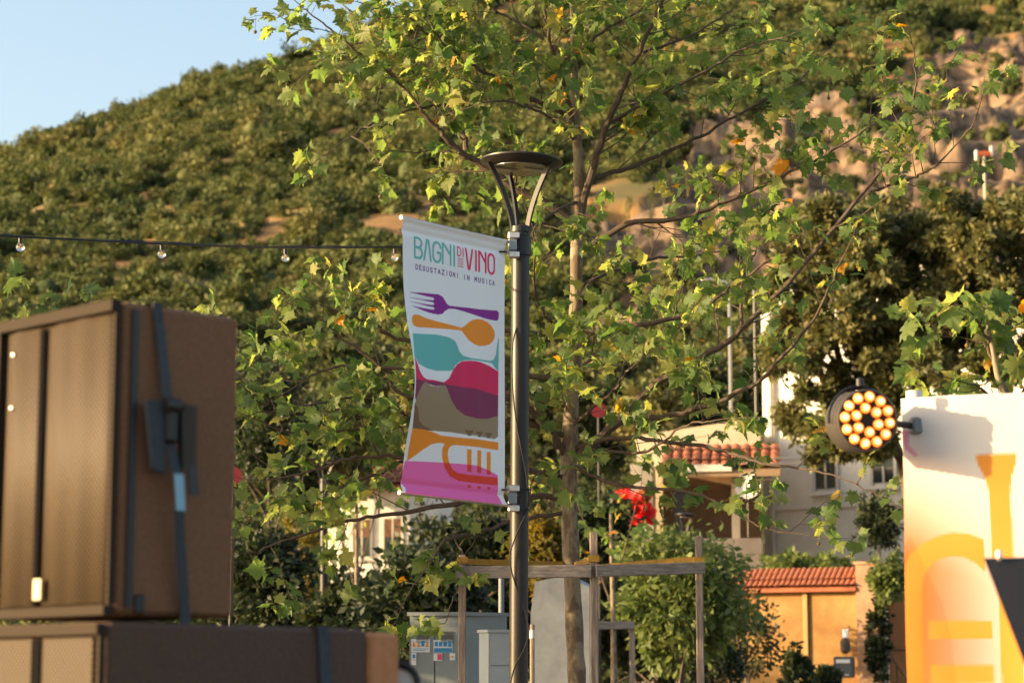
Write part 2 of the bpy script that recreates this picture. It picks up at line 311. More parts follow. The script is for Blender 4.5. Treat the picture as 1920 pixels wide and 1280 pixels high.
def olive(px, top, bottom, rx, Y, label, foot, forks, n=9000):
    """evergreen oak: leaning stems given as pixel paths from the foot, crown built of many lobes"""
    k = Y/F; base = Vector((xat(foot, Y), Y, 0)); t = thing('evergreen_oak', label, 'tree', base, 'evergreen oaks before the white house'); b = MB(); P = []; O = []; T = []
    for path in forks:
        pts = spline([base, Vector((base.x, Y, 2.2))] + [at(x, y, Y+R.uniform(-.4, .4)) for x, y in path], 4); b.tube(pts, list(np.linspace(.15, .03, len(pts))), 8)
    b.build('trunk', M_dbark, t, smooth=True); lobes = 110
    for j in range(lobes):
        u, v = R.uniform(-1, 1), R.random(); wd = math.sqrt(max(.05, 1-(2*v-1)**2*.75)); p = at(px+u*rx*wd, top+(bottom-top)*v, Y+R.uniform(-1, 1)*1.3); r = R.uniform(.13, .24)*rx*k
        pp, o, tt = clumps(p, (r, r, r*.8), 16, n//lobes//16, r*.55, .35); P.append(pp); O.append(o); T.append(tt)
    P, O, T = map(np.concatenate, (P, O, T)); V, Q = leafquads(P, O, .17, .42, .8); npmesh('crown', V, Q, L_olive, t, rnd=T)['kind'] = 'stuff'
# ------------------------------------------------------------------ buildings and walls behind
def rect(b, O, d, n, u0, u1, z0, z1, w0, w1, m=0):
    b.box(O + d*((u0+u1)/2) + n*((w0+w1)/2) + Vector((0, 0, (z0+z1)/2)), abs(u1-u0), abs(w1-w0), z1-z0, d, n, Vector((0, 0, 1)), m)
def window(par, O, d, n, u0, u1, z0, z1, shut=None):
    fr = mat('window frame', (.5, .46, .4), .6); b = MB(); t = .07
    for a in ((u0-t, u0, z0-t, z1+t), (u1, u1+t, z0-t, z1+t), (u0, u1, z1, z1+t), ((u0+u1)/2-.02, (u0+u1)/2+.02, z0, z1)): rect(b, O, d, n, *a, .004, .06)
    wi = b.build('window', fr, par); b = MB(); rect(b, O, d, n, u0, u1, z0, z1, .003, .025); b.build('pane', M_glass, wi)
    b = MB(); rect(b, O, d, n, u0-.12, u1+.12, z0-.16, z0-t, .004, .14); b.build('sill', M_white, wi)
    if shut:
        b = MB()
        for k in range(9): rect(b, O, d, n, u0+.01, u1-.01, z1-(z1-z0)*.5*(k+1)/9+.01, z1-(z1-z0)*.5*k/9, .03, .05)
        b.build('shutter', shut, wi)
def tiles(par, O, d, up, nx, ny, w, l, me):
    """single barrel tiles: O eave corner, d along the eave, up the slope"""
    n = d.cross(up).normalized(); n = n if n.z > 0 else -n
    for j in range(ny):
        for i in range(nx):
            o = bpy.data.objects.new('roof_tile', me); COL.objects.link(o); o.parent = par
            p = O + d*(w*(i+.5)) + up*(l*j*.86) + n*(.03+.012*(j % 2)+R.uniform(0, .008)) - root_loc(par)
            o.matrix_local = Matrix.Translation(p) @ Matrix((d, up, n)).transposed().to_4x4() @ Matrix.Rotation(R.uniform(-.02, .02), 4, 'Z')
def tile_mesh(w, l):
    b = MB(); K = 6; v = []
    for y, r in ((0, .55), (l, .46)):
        for k in range(K+1): a = math.pi*k/K; v.append((math.cos(a)*w*r, y, math.sin(a)*w*r*.8 - (.0 if y == 0 else .012)))
    b.add(v, [(k, k+1, K+2+k, K+1+k) for k in range(K)]); o = b.build('roof_tile', M_tile); me = o.data; bpy.data.objects.remove(o); return me
def houses():
    Z = Vector((0, 0, 1))
    # white house: facade turned to the left
    A = at(1432, 900, 50); d = Vector((.85, -.53, 0)).normalized(); n = Vector((d.y, -d.x, 0)); A = Vector((A.x, A.y, 0))
    t = thing('white_house', 'white plastered house with drainpipe and green shuttered windows behind the oaks', 'house', A)
    b = MB(); rect(b, A, d, n, 0, 9, 0, 10.7, -8, 0); b.build('wall', M_white, t)
    b = MB(); rect(b, A, d, n, -.1, 9.1, 10.702, 10.85, -8.1, .1); b.build('roof', M_white, t)
    zs = zat(935, 48); b = MB(); rect(b, A, d, n, .02, 8.98, zs-.1, zs, .003, .05); b.build('string_course', M_white, t)
    gs = mat('green shutter', (.05, .09, .075), .6)
    def uof(px):
        for u in np.arange(0, 9, .02):
            p = A+d*u
            if 960+F*p.x/p.y >= px: return u
        return 9
    for x0, x1, y0, y1 in ((1532, 1569, 822, 916), (1640, 1678, 850, 905)):
        u0, u1 = uof(x0), uof(x1); Yw = (A+d*u0).y; window(t, A, d, n, u0, u1, zat(y1, Yw), zat(y0, Yw), gs)
    b = MB(); pp = A+n*.09+d*.25; b.tube([pp, pp+Z*10.65], .055, 10); b.build('drainpipe', mat('pipe paint', (.5, .42, .33), .5), t, smooth=True)
    b = MB(); pp = A+n*.07+d*-.12; b.tube([pp, pp+Z*10.65], .035, 8); b.build('drainpipe', M_black, t, smooth=True)
    # low house with terrace and tiled roof
    B = at(1185, 900, 45.5); B = Vector((B.x, 45.5, 0)); d2 = Vector((1, -.12, 0)).normalized(); n2 = Vector((d2.y, -d2.x, 0)); n2 = n2 if n2.y < 0 else -n2
    t = thing('terrace_house', 'cream low house with parapet, tiled porch roof and shaded terrace', 'house', B); q = 45.5/F
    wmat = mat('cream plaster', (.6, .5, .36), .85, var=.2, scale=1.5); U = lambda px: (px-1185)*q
    zt = [zat(y, 45.5) for y in (800, 768, 885, 1010)]
    b = MB(); b.prism([B+n2*-1.6, B+d2*U(1424)+n2*-1.6, B+d2*U(1424)+n2*-1.6+Z*zt[1], B+n2*-1.6+Z*zt[0]], n2*-5); b.build('wall', wmat, t)
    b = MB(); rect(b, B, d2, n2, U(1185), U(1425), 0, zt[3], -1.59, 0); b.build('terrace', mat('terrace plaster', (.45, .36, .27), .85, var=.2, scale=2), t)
    b = MB(); rect(b, B, d2, n2, U(1180), U(1222), zt[3], zt[2]+.2, -1.4, -.3); b.build('pier', wmat, t)
    b = MB(); rect(b, B, d2, n2, U(1262), U(1280), zt[3], zt[2], -.5, -.3); b.build('post', M_metal, t)
    b = MB(); rect(b, B, d2, n2, U(1370), U(1385), zt[3], zt[2]+.3, -.6, -.4); b.build('post', wmat, t)
    b = MB(); rect(b, B, d2, n2, U(1235), U(1425), zt[3], zt[2]+.5, -1.59, -1.5); b.build('door', mat('brown shade wall', (.2, .11, .05), .8, var=.3, scale=3), t)  # no door: brown wall sheet with the porch shade put into its colour
    me = tile_mesh(.2, .42); up = (n2*-1 + Z*.42).normalized(); e0 = B+d2*U(1240)+n2*.1+Z*(zt[2]+.02)
    b = MB(); b.prism([e0-up*.05, e0+d2*2.4-up*.05, e0+d2*2.4+up*1.75, e0+up*1.75], Z*-.12); rf = b.build('porch_roof', mat('roof deck', (.3, .2, .12), .9), t); tiles(rf, e0, d2, up, 12, 4, .2, .42, me)
    b = MB(); rect(b, B, d2, n2, U(1255), U(1372), zt[2]-.02, zt[2]+.12, .12, .2); b.build('gutter', M_white, t)
    dsh = at(1403, 911, 44.8); t = thing('satellite_dish', 'round pale satellite dish on the terrace wall', 'dish', Vector((dsh.x, 44.8, zt[3])))
    MB().lathe(dsh, (-.35, -1, .12), [(.0, -.06), (.12, -.05), (.2, -.02), (.25, .03), (.255, .03), (.2, -.035), (0, -.08)], 28).build('reflector', mat('dish paint', (.62, .6, .58), .5), t, smooth=True)
    MB().tube([Vector((dsh.x, 44.9, zt[3])), Vector((dsh.x, 44.9, dsh.z))], .02).build('mast', M_metal, t); MB().tube([dsh+Vector((0, 0, -.22)), dsh+Vector((-.12, -.35, -.12))], .012, 6).build('arm', M_steel, t)
    for y in (858, 868): tag(MB().tube([at(1380, y, 44.3), at(1450, y+1, 44.0), at(1530, y-2, 43.8)], .012, 5).build('laundry_line', M_steel), 'thin pale line strung past the terrace, %s of a pair' % ('upper' if y == 858 else 'lower'), 'line')
    # sunlit house far left
    Cc = at(612, 1000, 70); C0 = Vector((Cc.x, 70, 0)); d3 = Vector((.97, -.243, 0)); n3 = Vector((-.243, -.97, 0)); t = thing('sunlit_house', 'sunlit white house with shuttered windows beyond the dark hedge', 'house', C0); ztop = zat(915, 70)
    b = MB(); rect(b, C0, d3, n3, 0, 2.7, 0, ztop, -5, 0); b.build('wall', M_white, t)
    for u in (.9, 1.9): window(t, C0, d3, n3, u, u+.55, zat(1040, 69), zat(970, 69), mat('brown shutter', (.12, .055, .03), .7))
    up3 = (n3*-1+Z*.4).normalized(); b = MB(); e = C0+n3*.35+Z*ztop+d3*-.3; b.prism([e, e+d3*3.3, e+d3*3.3+up3*3.4, e+up3*3.4], Z*-.15); rf = b.build('roof', M_tile, t); tiles(rf, e, d3, up3, 13, 8, .24, .48, tile_mesh(.24, .48))
houses()
def garden_wall():
    Z = Vector((0, 0, 1)); Y = 40; O = at(1345, 1100, Y); O = Vector((O.x, Y, 0)); d = Vector((.93, -.36, 0)).normalized(); n = Vector((d.y, -d.x, 0)); n = n if n.y < 0 else -n
    L = 2.52; zt = zat(1104, Y); t = thing('garden_wall', 'ochre plaster garden wall with a terracotta tile coping and end pillar', 'wall', O)
    b = MB(); rect(b, O, d, n, 0, L, 0, zt, -.25, 0); b.build('wall', mat('ochre plaster', (.42, .25, .09), .9, col2=(.26, .125, .038), scale=1.1, bump=.15), t)
    b = MB(); rect(b, O, d, n, 1.55, 1.63, 0, zt-.01, .003, .05); b.build('pilaster', mat('ochre strip', (.45, .27, .11), .9), t)
    up = (n*-1+Z*.62).normalized(); e = O+n*.16+Z*(zt-.02); b = MB(); b.prism([e, e+d*L, e+d*L+up*.62, e+up*.62], Z*-.06); cp_ = b.build('coping', M_tile, t); tiles(cp_, e, d, up, 26, 3, L/26, .24, tile_mesh(L/26, .24))
    zp = zat(1058, 39); b = MB(); rect(b, O, d, n, L, L+.38, 0, zp, -.3, .12); rect(b, O, d, n, L-.03, L+.41, zp, zp+.05, -.33, .15); b.build('pillar', mat('pillar plaster', (.42, .25, .15), .9, var=.3, scale=3), t)
    b = MB(); rect(b, O, d, n, L+.38, L+2.2, 0, zat(1095, 39), -.9, -.7); b.build('return_wall', mat('orange plaster', (.5, .24, .1), .9, var=.25, scale=2), t)
    b = MB(); rect(b, O, d, n, L+.95, L+1.25, zat(1165, 39), zat(1115, 39), -.69, -.66); b.build('opening', M_glass, t)
    # letter box, meter and notice on the wall
    p = at(1583, 1250, 38.6); t = thing('letter_box', 'dark grey letter box with white name strip on the ochre wall', 'letter box', Vector((p.x, p.y, p.z-.18)))
    MB().box(p, .34, .16, .36, d, n, Z, bev=.02).build('body', mat('letter box paint', (.06, .075, .08), .45), t, smooth=True); MB().box(p+n*.085+Z*.1, .24, .012, .06, d, n, Z).build('name_strip', mat('label white', (.7, .7, .68), .6), t); MB().box(p+n*.083+Z*-.13+d*.06, .07, .008, .02, d, n, Z).build('lock', M_steel, t)
    p = at(1586, 1211, 38.6); t = thing('door_lantern', 'small dark lantern above the grey letter box', 'lantern', p); MB().lathe(p+n*.05-Z*.12, Z, [(.03, 0), (.08, .03), (.085, .2), (.05, .25), (0, .27)], 12).build('housing', M_dbark, t, smooth=True); MB().box(p+n*-.02, .05, .14, .05, d, n, Z).build('bracket', M_black, t)
    p = at(1585, 1187, 38.6); tag(MB().box(p, .1, .02, .15, d, n, Z).build('notice', mat('label white', (.7, .7, .68), .6)), 'small white notice plate above the lantern', 'plate')
    # stair railing
    p = O+d*(L+.55)+n*.3; t = thing('stair_railing', 'thin dark metal stair railing beside the ivy', 'railing', p); zr = zat(1218, 38.5)
    for k in range(4): MB().tube([p+d*(.16*k), p+d*(.16*k)+Z*(zr-.25*k)], .012, 6).build('post', M_metal, t)
    MB().tube([p+Z*zr, p+d*.48+Z*(zr-.75)], .016, 6).build('handrail', M_metal, t); MB().tube([p+Z*zr, p+d*.6+Z*zr], .014, 6).build('handrail', M_metal, t)
garden_wall()
# plants round the wall and houses
shrub('climbing_vine', 'leafy green vine spilling over the tile coping', 'vine', 1530, 1062, 120, 22, 41, L_light, 2600, .13, .6, trunk=False, cr=.14)
shrub('climbing_vine', 'bright leafy vine hanging over the end pillar', 'vine', 1665, 1085, 32, 55, 38.3, L_light, 1500, .11, .6, trunk=False, cr=.12)
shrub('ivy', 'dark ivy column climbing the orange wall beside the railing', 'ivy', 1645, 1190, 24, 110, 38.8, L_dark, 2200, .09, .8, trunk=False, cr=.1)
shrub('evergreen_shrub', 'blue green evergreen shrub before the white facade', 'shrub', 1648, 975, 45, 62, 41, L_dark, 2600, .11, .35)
for a in ((1395, 1190, 80, 100, 38.3, 'broad dark shrub at the shaded end of the ochre wall'), (1497, 1262, 36, 55, 36.5, 'slim dark shrub against the ochre wall pilaster'), (1550, 1285, 26, 42, 37, 'small round shrub beside the letter box'), (1330, 1240, 80, 70, 33, 'dark low shrub between stakes and ochre wall')):  # broad shrub's crown made taller so it casts shade on the wall
    shrub('garden_shrub', a[5], 'shrub', *a[:5], L_dark, 2200, .10, .5, 'shrubs along the garden wall')
shrub('flowering_shrub', 'tall pale green leafy shrub behind the wooden tree stakes', 'shrub', 1270, 1120, 135, 140, 29, L_light, 6500, .14, .45, droop=.5)
shrub('bougainvillea', 'red flowering bougainvillea in front of the cream terrace', 'shrub', 1190, 955, 45, 32, 43, L_red, 900, .15, .8)
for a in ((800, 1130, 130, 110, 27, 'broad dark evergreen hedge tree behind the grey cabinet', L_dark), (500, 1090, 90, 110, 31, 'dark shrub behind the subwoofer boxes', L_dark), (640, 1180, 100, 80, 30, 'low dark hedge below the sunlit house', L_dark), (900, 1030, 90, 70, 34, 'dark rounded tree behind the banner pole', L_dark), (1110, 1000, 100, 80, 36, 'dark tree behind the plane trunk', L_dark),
          (505, 790, 75, 160, 44, 'tall dark tree rising behind the loudspeaker', L_dark), (1020, 1040, 60, 80, 33, 'bush behind the lamp pole with sunlight coloured into its leaves', L_sunlit)):  # last bush: sunlight is painted in as yellow leaf colour
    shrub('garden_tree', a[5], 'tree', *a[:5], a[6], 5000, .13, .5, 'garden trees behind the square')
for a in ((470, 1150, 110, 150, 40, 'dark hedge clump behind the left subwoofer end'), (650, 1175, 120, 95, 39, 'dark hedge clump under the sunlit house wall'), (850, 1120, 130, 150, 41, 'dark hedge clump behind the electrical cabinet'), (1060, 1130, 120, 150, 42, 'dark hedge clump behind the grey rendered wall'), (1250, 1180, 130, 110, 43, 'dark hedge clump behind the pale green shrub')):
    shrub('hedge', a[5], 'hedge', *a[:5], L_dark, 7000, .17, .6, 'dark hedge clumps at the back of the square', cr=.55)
shrub('sunlit_sapling', 'slender sapling with low sunlight coloured into its leaves', 'tree', 562, 1060, 38, 120, 36, L_sunlit, 1100, .12, .4, cr=.12)  # sunlit look comes from the yellow leaf colour
for i in range(15):
    px = 440+i*72+R.uniform(-20, 20); shrub('grove_tree', ['dark green tree in the grove at the foot of the hill', 'grey olive tree in the grove at the foot of the hill'][i % 2], 'tree', px, R.uniform(720, 800) + (60 if px < 700 else 0), R.uniform(45, 70), R.uniform(80, 130), R.uniform(62, 76), [L_dark, L_olive][i % 2], 2600, .26, .55, 'trees at the foot of the hill')
for px, py, h, Y in ((1180, 400, 55, 150), (1222, 385, 60, 155), (1245, 345, 48, 165), (1290, 330, 45, 170), (1265, 395, 50, 150), (1240, 640, 75, 80), (1305, 655, 80, 78), (1130, 610, 70, 82)):
    p = onhill(px, py+h) if Y > 100 else at(px, py+h, Y); Y = p.y; t = thing('cypress', 'narrow cypress standing %s' % ('on the pale rocky slope' if Y > 100 else 'in the dark grove below the slope'), 'tree', Vector((p.x, p.y, hill(np.array(p.x), np.array(p.y)) if Y > 78 else 0)), 'cypresses on the rocky slope' if Y > 100 else 'cypresses in the grove')
    k = Y/F; c = at(px, py, Y); P, o, T = clumps(c, (11*k, 11*k, h*k), 40, 26, 5*k, .5); V, Q = leafquads(P, o*.3+np.array([0, 0, 1.]), .016*h*k*3, .5, .5); npmesh('crown', V, Q, L_olive, t, rnd=T)['kind'] = 'stuff'
    MB().tube([t.location, c], [2.5*k, 1*k], 6).build('trunk', M_dbark, t)
olive(1585, 385, 850, 140, 42.5, 'spreading evergreen oak in front of the white house drainpipe', 1725, [[(1690, 860), (1570, 760), (1526, 660), (1490, 520)], [(1690, 860), (1600, 740), (1560, 600), (1580, 470)]], 44000)
olive(1730, 372, 720, 150, 42, 'dense evergreen oak behind the stage light', 1745, [[(1720, 760), (1690, 600), (1700, 440)], [(1735, 740), (1760, 600), (1790, 450)]], 40000)
olive(1905, 375, 700, 115, 41, 'evergreen oak with a thick pale trunk behind the large banner', 1888, [[(1885, 700), (1890, 580), (1870, 450)], [(1887, 700), (1900, 560), (1940, 430)]], 26000)
# ------------------------------------------------------------------ poles and street furniture further back
def post_lamp(name, label, px, ptop, Y, group=None):
    """the disc lamp on three bowed arms; also used small and far off"""
    top = at(px, ptop, Y); base = Vector((top.x, Y, 0)); t = thing(name, label, 'street lamp', base, group); return t, base, top
def lamp(px0, px1, ptop, pneck, Y, rp, rd, label):
    neck = at(px1, pneck, Y); foot = at(px0, 1280, Y); foot = neck + (foot-neck)*(neck.z/(neck.z-foot.z)); top = at(px1+2, ptop, Y)
    t = thing('street_lamp', label, 'street lamp', foot, 'disc street lamps'); ax = (neck-foot).normalized()
    MB().tube([foot, neck], rp, 24).build('pole', M_metal, t, smooth=True); MB().lathe(foot, (0, 0, 1), [(rp*2.2, 0), (rp*2.2, .02), (rp*1.3, .04), (rp*1.25, .2), (rp, .22)], 24).build('base_flange', M_metal, t, smooth=True)
    MB().lathe(neck, ax, [(rp*1.02, -.17), (rp*1.16, -.165), (rp*1.16, -.045), (rp*1.05, -.04), (rp*1.05, -.02), (rp*1.14, -.015), (rp*1.14, .02), (rp*.8, .03)], 24).build('collar', M_black, t, smooth=True)
    tilt = Vector((.035, 0, 1)).normalized()
    dk = MB().lathe(top, tilt, [(rd*.72, -.042), (rd*.8, -.036), (rd*.93, -.012), (rd, 0), (rd, .009), (rd*.97, .013), (rd*.6, .03), (0, .034)], 48).build('lamp_disc', M_metal, t, smooth=True)
    MB().lathe(top, tilt, [(0, -.047), (rd*.72, -.046), (rd*.72, -.0425), (0, -.0425)], 40).build('diffuser', mat('lamp diffuser', (.16, .14, .12), .25, var=.3, scale=14), dk)
    for sx in (-.3, .28): MB().box(top+Vector((sx*rd*1.2, -.02*sx, -.050-.035*sx*rd)), rd*.6, rd*.28, .006, Vector((.94, .34, -.03))).build('led_module', mat('led plate', (.3, .26, .2), .3), dk)
    for a in (208, 328, 108):
        ca, sa = math.cos(math.radians(a)), math.sin(math.radians(a)); h = Vector((ca, sa, 0)); zt = (top-neck).z; b = MB(); P = []
        for k in range(11):
            u = k/10; r = rp*.82 + (rd*.86-rp*.82)*(u**1.7); P.append(neck + h*r + Vector((0, 0, u*(zt-.02))) + ax*-.05*(1-u))
        wv = Vector((-sa, ca, 0)); v = []; f = []
        for k, p in enumerate(P):
            tg = (P[min(k+1, 10)]-P[max(k-1, 0)]).normalized(); nn = tg.cross(wv).normalized()
            v += [p+wv*.010+nn*.015, p-wv*.010+nn*.015, p-wv*.010-nn*.015, p+wv*.010-nn*.015]
        for k in range(10):
            for q in range(4): f.append((k*4+q, k*4+(q+1) % 4, k*4+4+(q+1) % 4, k*4+4+q))
        b.add(v, f+[(0, 1, 2, 3), (40, 41, 42, 43)]); b.build('arm', M_metal, t)
    return t, foot, neck, top
LAMP, FOOT, NECK, LTOP = lamp(972, 976, 305, 432, 14, .0585, .265, 'dark street lamp with disc head carrying the printed banner')
lamp(1283, 1283, 965, 1000, 40, .05, .19, 'distant disc street lamp before the cream terrace')
lamp(607, 608, 860, 900, 34, .06, .25, 'dark street lamp pole before the sunlit house')
def thinpole(name, label, cat, px, ptop, Y, r, m=M_steel):
    p = at(px, ptop, Y); t = thing(name, label, cat, Vector((p.x, Y, 0))); MB().tube([Vector((p.x, Y, 0)), p], [r*1.15, r], 10).build('pole', m, t, smooth=True); return t, p
thinpole('metal_pole', 'thin grey metal pole behind the pale cabinet', 'pole', 940, 1080, 21, .026, mat('grey pole paint', (.16, .17, .18), .6))
t, p = thinpole('road_lamp', 'thin steel road lamp with flat head in the dark grove', 'street lamp', 1367, 535, 56, .045, mat('grey pole paint', (.16, .17, .18), .6))
MB().tube([p, p+Vector((-.1, 0, .1)), p+Vector((-.32, -.1, .12))], .03).build('arm', M_steel, t, smooth=True); MB().box(p+Vector((-.5, -.1, .13)), .42, .2, .07, bev=.02).build('lamp_head', M_steel, t)
t, p = thinpole('siren_pole', 'white mast with red and white twin heads above the oaks', 'mast', 1845, 292, 60, .05, mat('mast paint', (.34, .27, .2), .6))
MB().box(p+Vector((0, 0, .05)), .4, .12, .15, bev=.03).build('cross_head', mat('rust red', (.4, .09, .03), .6), t)
for sx, dz in ((-.2, .02), (.22, .14)): MB().lathe(p+Vector((sx, 0, dz-.16)), (0, 0, 1), [(.05, 0), (.065, .03), (.065, .26), (.04, .3), (0, .31)], 14).build('horn', mat('mast white', (.4, .37, .33), .5), t, smooth=True)
for px, py, Y, rr, lb in ((1122, 766, 40, .14, 'dark red round road sign seen through the plane leaves'), (437, 893, 24, .1, 'small red round road sign at the edge of the loudspeaker')):
    t, p = thinpole('road_sign', lb, 'sign', px, py+8, Y, .02, M_metal); MB().lathe(p+Vector((0, -.03, .05)), (0, -1, 0), [(rr, 0), (rr, .012), (0, .013)], 24).build('sign_plate', mat('sign red', (.16, .008, .016), .5), t)
# ------------------------------------------------------------------ cabinets and low wall
def cabinets():
    Z = Vector((0, 0, 1)); gm = mat('cabinet grey', (.22, .245, .25), .6, var=.18, scale=2); Y = 19
    c = at(866, 1160, Y); O = Vector((c.x, Y-.3, 0)); d = Vector((-1, .12, 0)).normalized(); n = Vector((-.12, -1, 0)).normalized(); h = zat(1156, Y); W = .43
    t = thing('electrical_cabinet', 'large grey electrical cabinet with warning stickers and louvred doors', 'cabinet', O)
    s = Vector((.9, .43, 0)).normalized(); b = MB(); b.prism([O, O+d*W, O+d*W+s*.42, O+s*.42], Z*h); b.build('housing', gm, t)
    b = MB(); b.prism([O-d*.02+n*.02+Z*(h+.001), O+d*(W+.02)+n*.02+Z*(h+.001), O+d*(W+.02)+s*.44+Z*(h+.001), O+s*.44+Z*(h+.001)], Z*.03); b.build('lid', gm, t)
    for k in range(2):
        u0 = .015+k*.208; b = MB(); rect(b, O, d, n, u0, u0+.195, .1, h-.06, .003, .014); dr = b.build('door', gm, t)
        for zz in (h-.22, h-.85):
            for j in range(8): b = MB(); rect(b, O, d, n, u0+.045, u0+.15, zz+.012*j, zz+.012*j+.006, .015, .021); b.build('louvre', mat('louvre dark', (.09, .1, .1), .6), dr)
        b = MB(); rect(b, O, d, n, u0+.17, u0+.185, 1.2, 1.3, .015, .03); b.build('handle', M_black, dr)
    wm = mat('sticker white', (.62, .64, .66), .6); om = mat('sticker orange', (.6, .22, .02), .6); bl = mat('sticker blue', (.03, .2, .4), .6); pk = mat('sticker pink', (.6, .05, .15), .6)
    k = Y/F; U = lambda px: (866-px)*k; zz = lambda py: zat(py, Y-.3)
    def st(x0, x1, y0, y1, m, icons=()):
        b = MB(); rect(b, O, d, n, U(x0), U(x1), zz(y1), zz(y0), .0165, .0195); s_ = b.build('sticker', m, t)
        for (a0, a1, b0, b1, mm, tri) in icons:
            b = MB(); w0 = .0225
            if tri: b.prism([O+d*U(a0)+Z*zz(b1)+n*.02, O+d*U(a1)+Z*zz(b1)+n*.02, O+d*U((a0+a1)/2)+Z*zz(b0)+n*.02], n*.002)
            else: rect(b, O, d, n, U(a0), U(a1), zz(b1), zz(b0), .0205, w0)
            b.build('pictogram', mm, s_)
    st(775, 809, 1197, 1222, wm, [(776, 783, 1200, 1212, om, 1), (785, 791, 1201, 1212, om, 1), (793, 799, 1200, 1211, bl, 0), (801, 807, 1200, 1212, om, 1), (777, 807, 1215, 1216, bl, 0), (777, 800, 1218, 1219, bl, 0)])
    st(775, 784, 1223, 1246, wm, [(777, 782, 1226, 1233, bl, 0), (777, 782, 1236, 1237, pk, 0)])
    st(816, 851, 1199, 1223, wm, [(818, 824, 1202, 1211, bl, 0), (826, 832, 1202, 1211, bl, 0), (834, 841, 1202, 1211, bl, 0), (843, 849, 1201, 1212, bl, 0), (817, 850, 1214, 1222, bl, 0)])
    st(816, 832, 1224, 1238, wm, [(823, 831, 1225, 1236, pk, 0)]); st(846, 856, 1224, 1237, wm, [(848, 853, 1229, 1232, om, 0)])
    p = at(916, 1185, 17.6); O2 = Vector((p.x, 17.6, 0)); h2 = zat(1185, 17.6); a = Vector((-.5, .87, 0)); c2 = Vector((.98, .2, 0)); t = thing('junction_cabinet', 'pale grey junction cabinet with rounded lid beside the lamp pole', 'cabinet', O2); lm = mat('cabinet pale grey', (.36, .40, .42), .55, var=.12, scale=3)
    a = a*.15; b = MB(); b.prism([O2, O2+c2*.31, O2+c2*.31+a, O2+a], Z*h2); b.build('housing', lm, t)
    b = MB(); q = [O2-c2*.012-a*.08, O2+c2*.322-a*.08, O2+c2*.322+a*1.06, O2-c2*.012+a*1.06]; b.prism([v+Z*(h2+.001) for v in q], Z*.022); b.build('lid', lm, t)
    nn = Vector((c2.y, -c2.x, 0)); b = MB(); rect(b, O2, c2, nn, .015, .295, .1, h2-.26, .003, .01); b.build('door', lm, t); b = MB(); rect(b, O2, c2, nn, .015, .295, h2-.25, h2-.03, .003, .01); b.build('upper_panel', lm, t)
    # sloped rendered wall behind the trunk
    Y = 23; q = [at(995, 1150, Y), at(1003, 1090, Y), at(1062, 1078, Y), at(1105, 1100, Y)]; b = MB(); poly = [Vector((q[0].x, Y, 0))] + q + [Vector((q[-1].x, Y, 0))]; b.prism(poly, Vector((.1, .3, 0)))
    tag(b.build('rendered_wall', mat('grey render', (.30, .31, .32), .9, col2=(.16, .17, .18), scale=1.5, bump=.2)), 'grey rendered wall end with sloped top behind the plane trunk', 'wall')
cabinets()
# ------------------------------------------------------------------ the plane tree
HALF = [(0, 0), (.10, -.05), (.2, -.13), (.28, -.05), (.5, -.06), (.40, .08), (.35, .16), (.47, .22), (.50, .34), (.63, .46), (.44, .46), (.39, .57), (.29, .56), (.30, .68), (.15, .74), (.10, .88), (0, 1.06)]
def leaf_mesh(k, m):
    """lobed plane leaf with petiole, folded along its veins and drooping at the lobes"""
    rr = random.Random(k); L = HALF[1:-1]; out = [HALF[0]]+[(x*rr.uniform(.88, 1.1), y+rr.uniform(-.02, .02)) for x, y in L]+[HALF[-1]]+[(-x*rr.uniform(.88, 1.1), y+rr.uniform(-.02, .02)) for x, y in L[::-1]]
    cup, fold, tw = rr.uniform(.15, .6), rr.uniform(-.1, .35), rr.uniform(-.3, .3)
    def z(x, y): r = math.hypot(x, y-.3); return -cup*r*r + fold*abs(x) + tw*x*(y-.3) + .035*math.sin(9*math.atan2(x, y-.25))
    V = [(x, y, z(x, y)) for x, y in out] + [(0, .28, .0), (0, .62, z(0, .62)), (.2, .3, z(.2, .3)-.01), (-.2, .3, z(-.2, .3)-.01)]; n = len(out); c = n
    Fc = [(c, i, (i+1) % n) for i in range(n)]
    V = V[:n+1]; V += [(-.012, 0, 0), (.012, 0, 0), (.012, -.42, -.1), (-.012, -.42, -.1)]; Fc += [(n+1, n+2, n+3), (n+1, n+3, n+4)]
    return np.array(V), np.array(Fc)
LEAF = [leaf_mesh(k, None) for k in range(7)]
LEAFME = []
for k, (V, Fc) in enumerate(LEAF):
    o = npmesh('leaf', V, Fc, L_planeo, link=False); LEAFME.append(o.data)
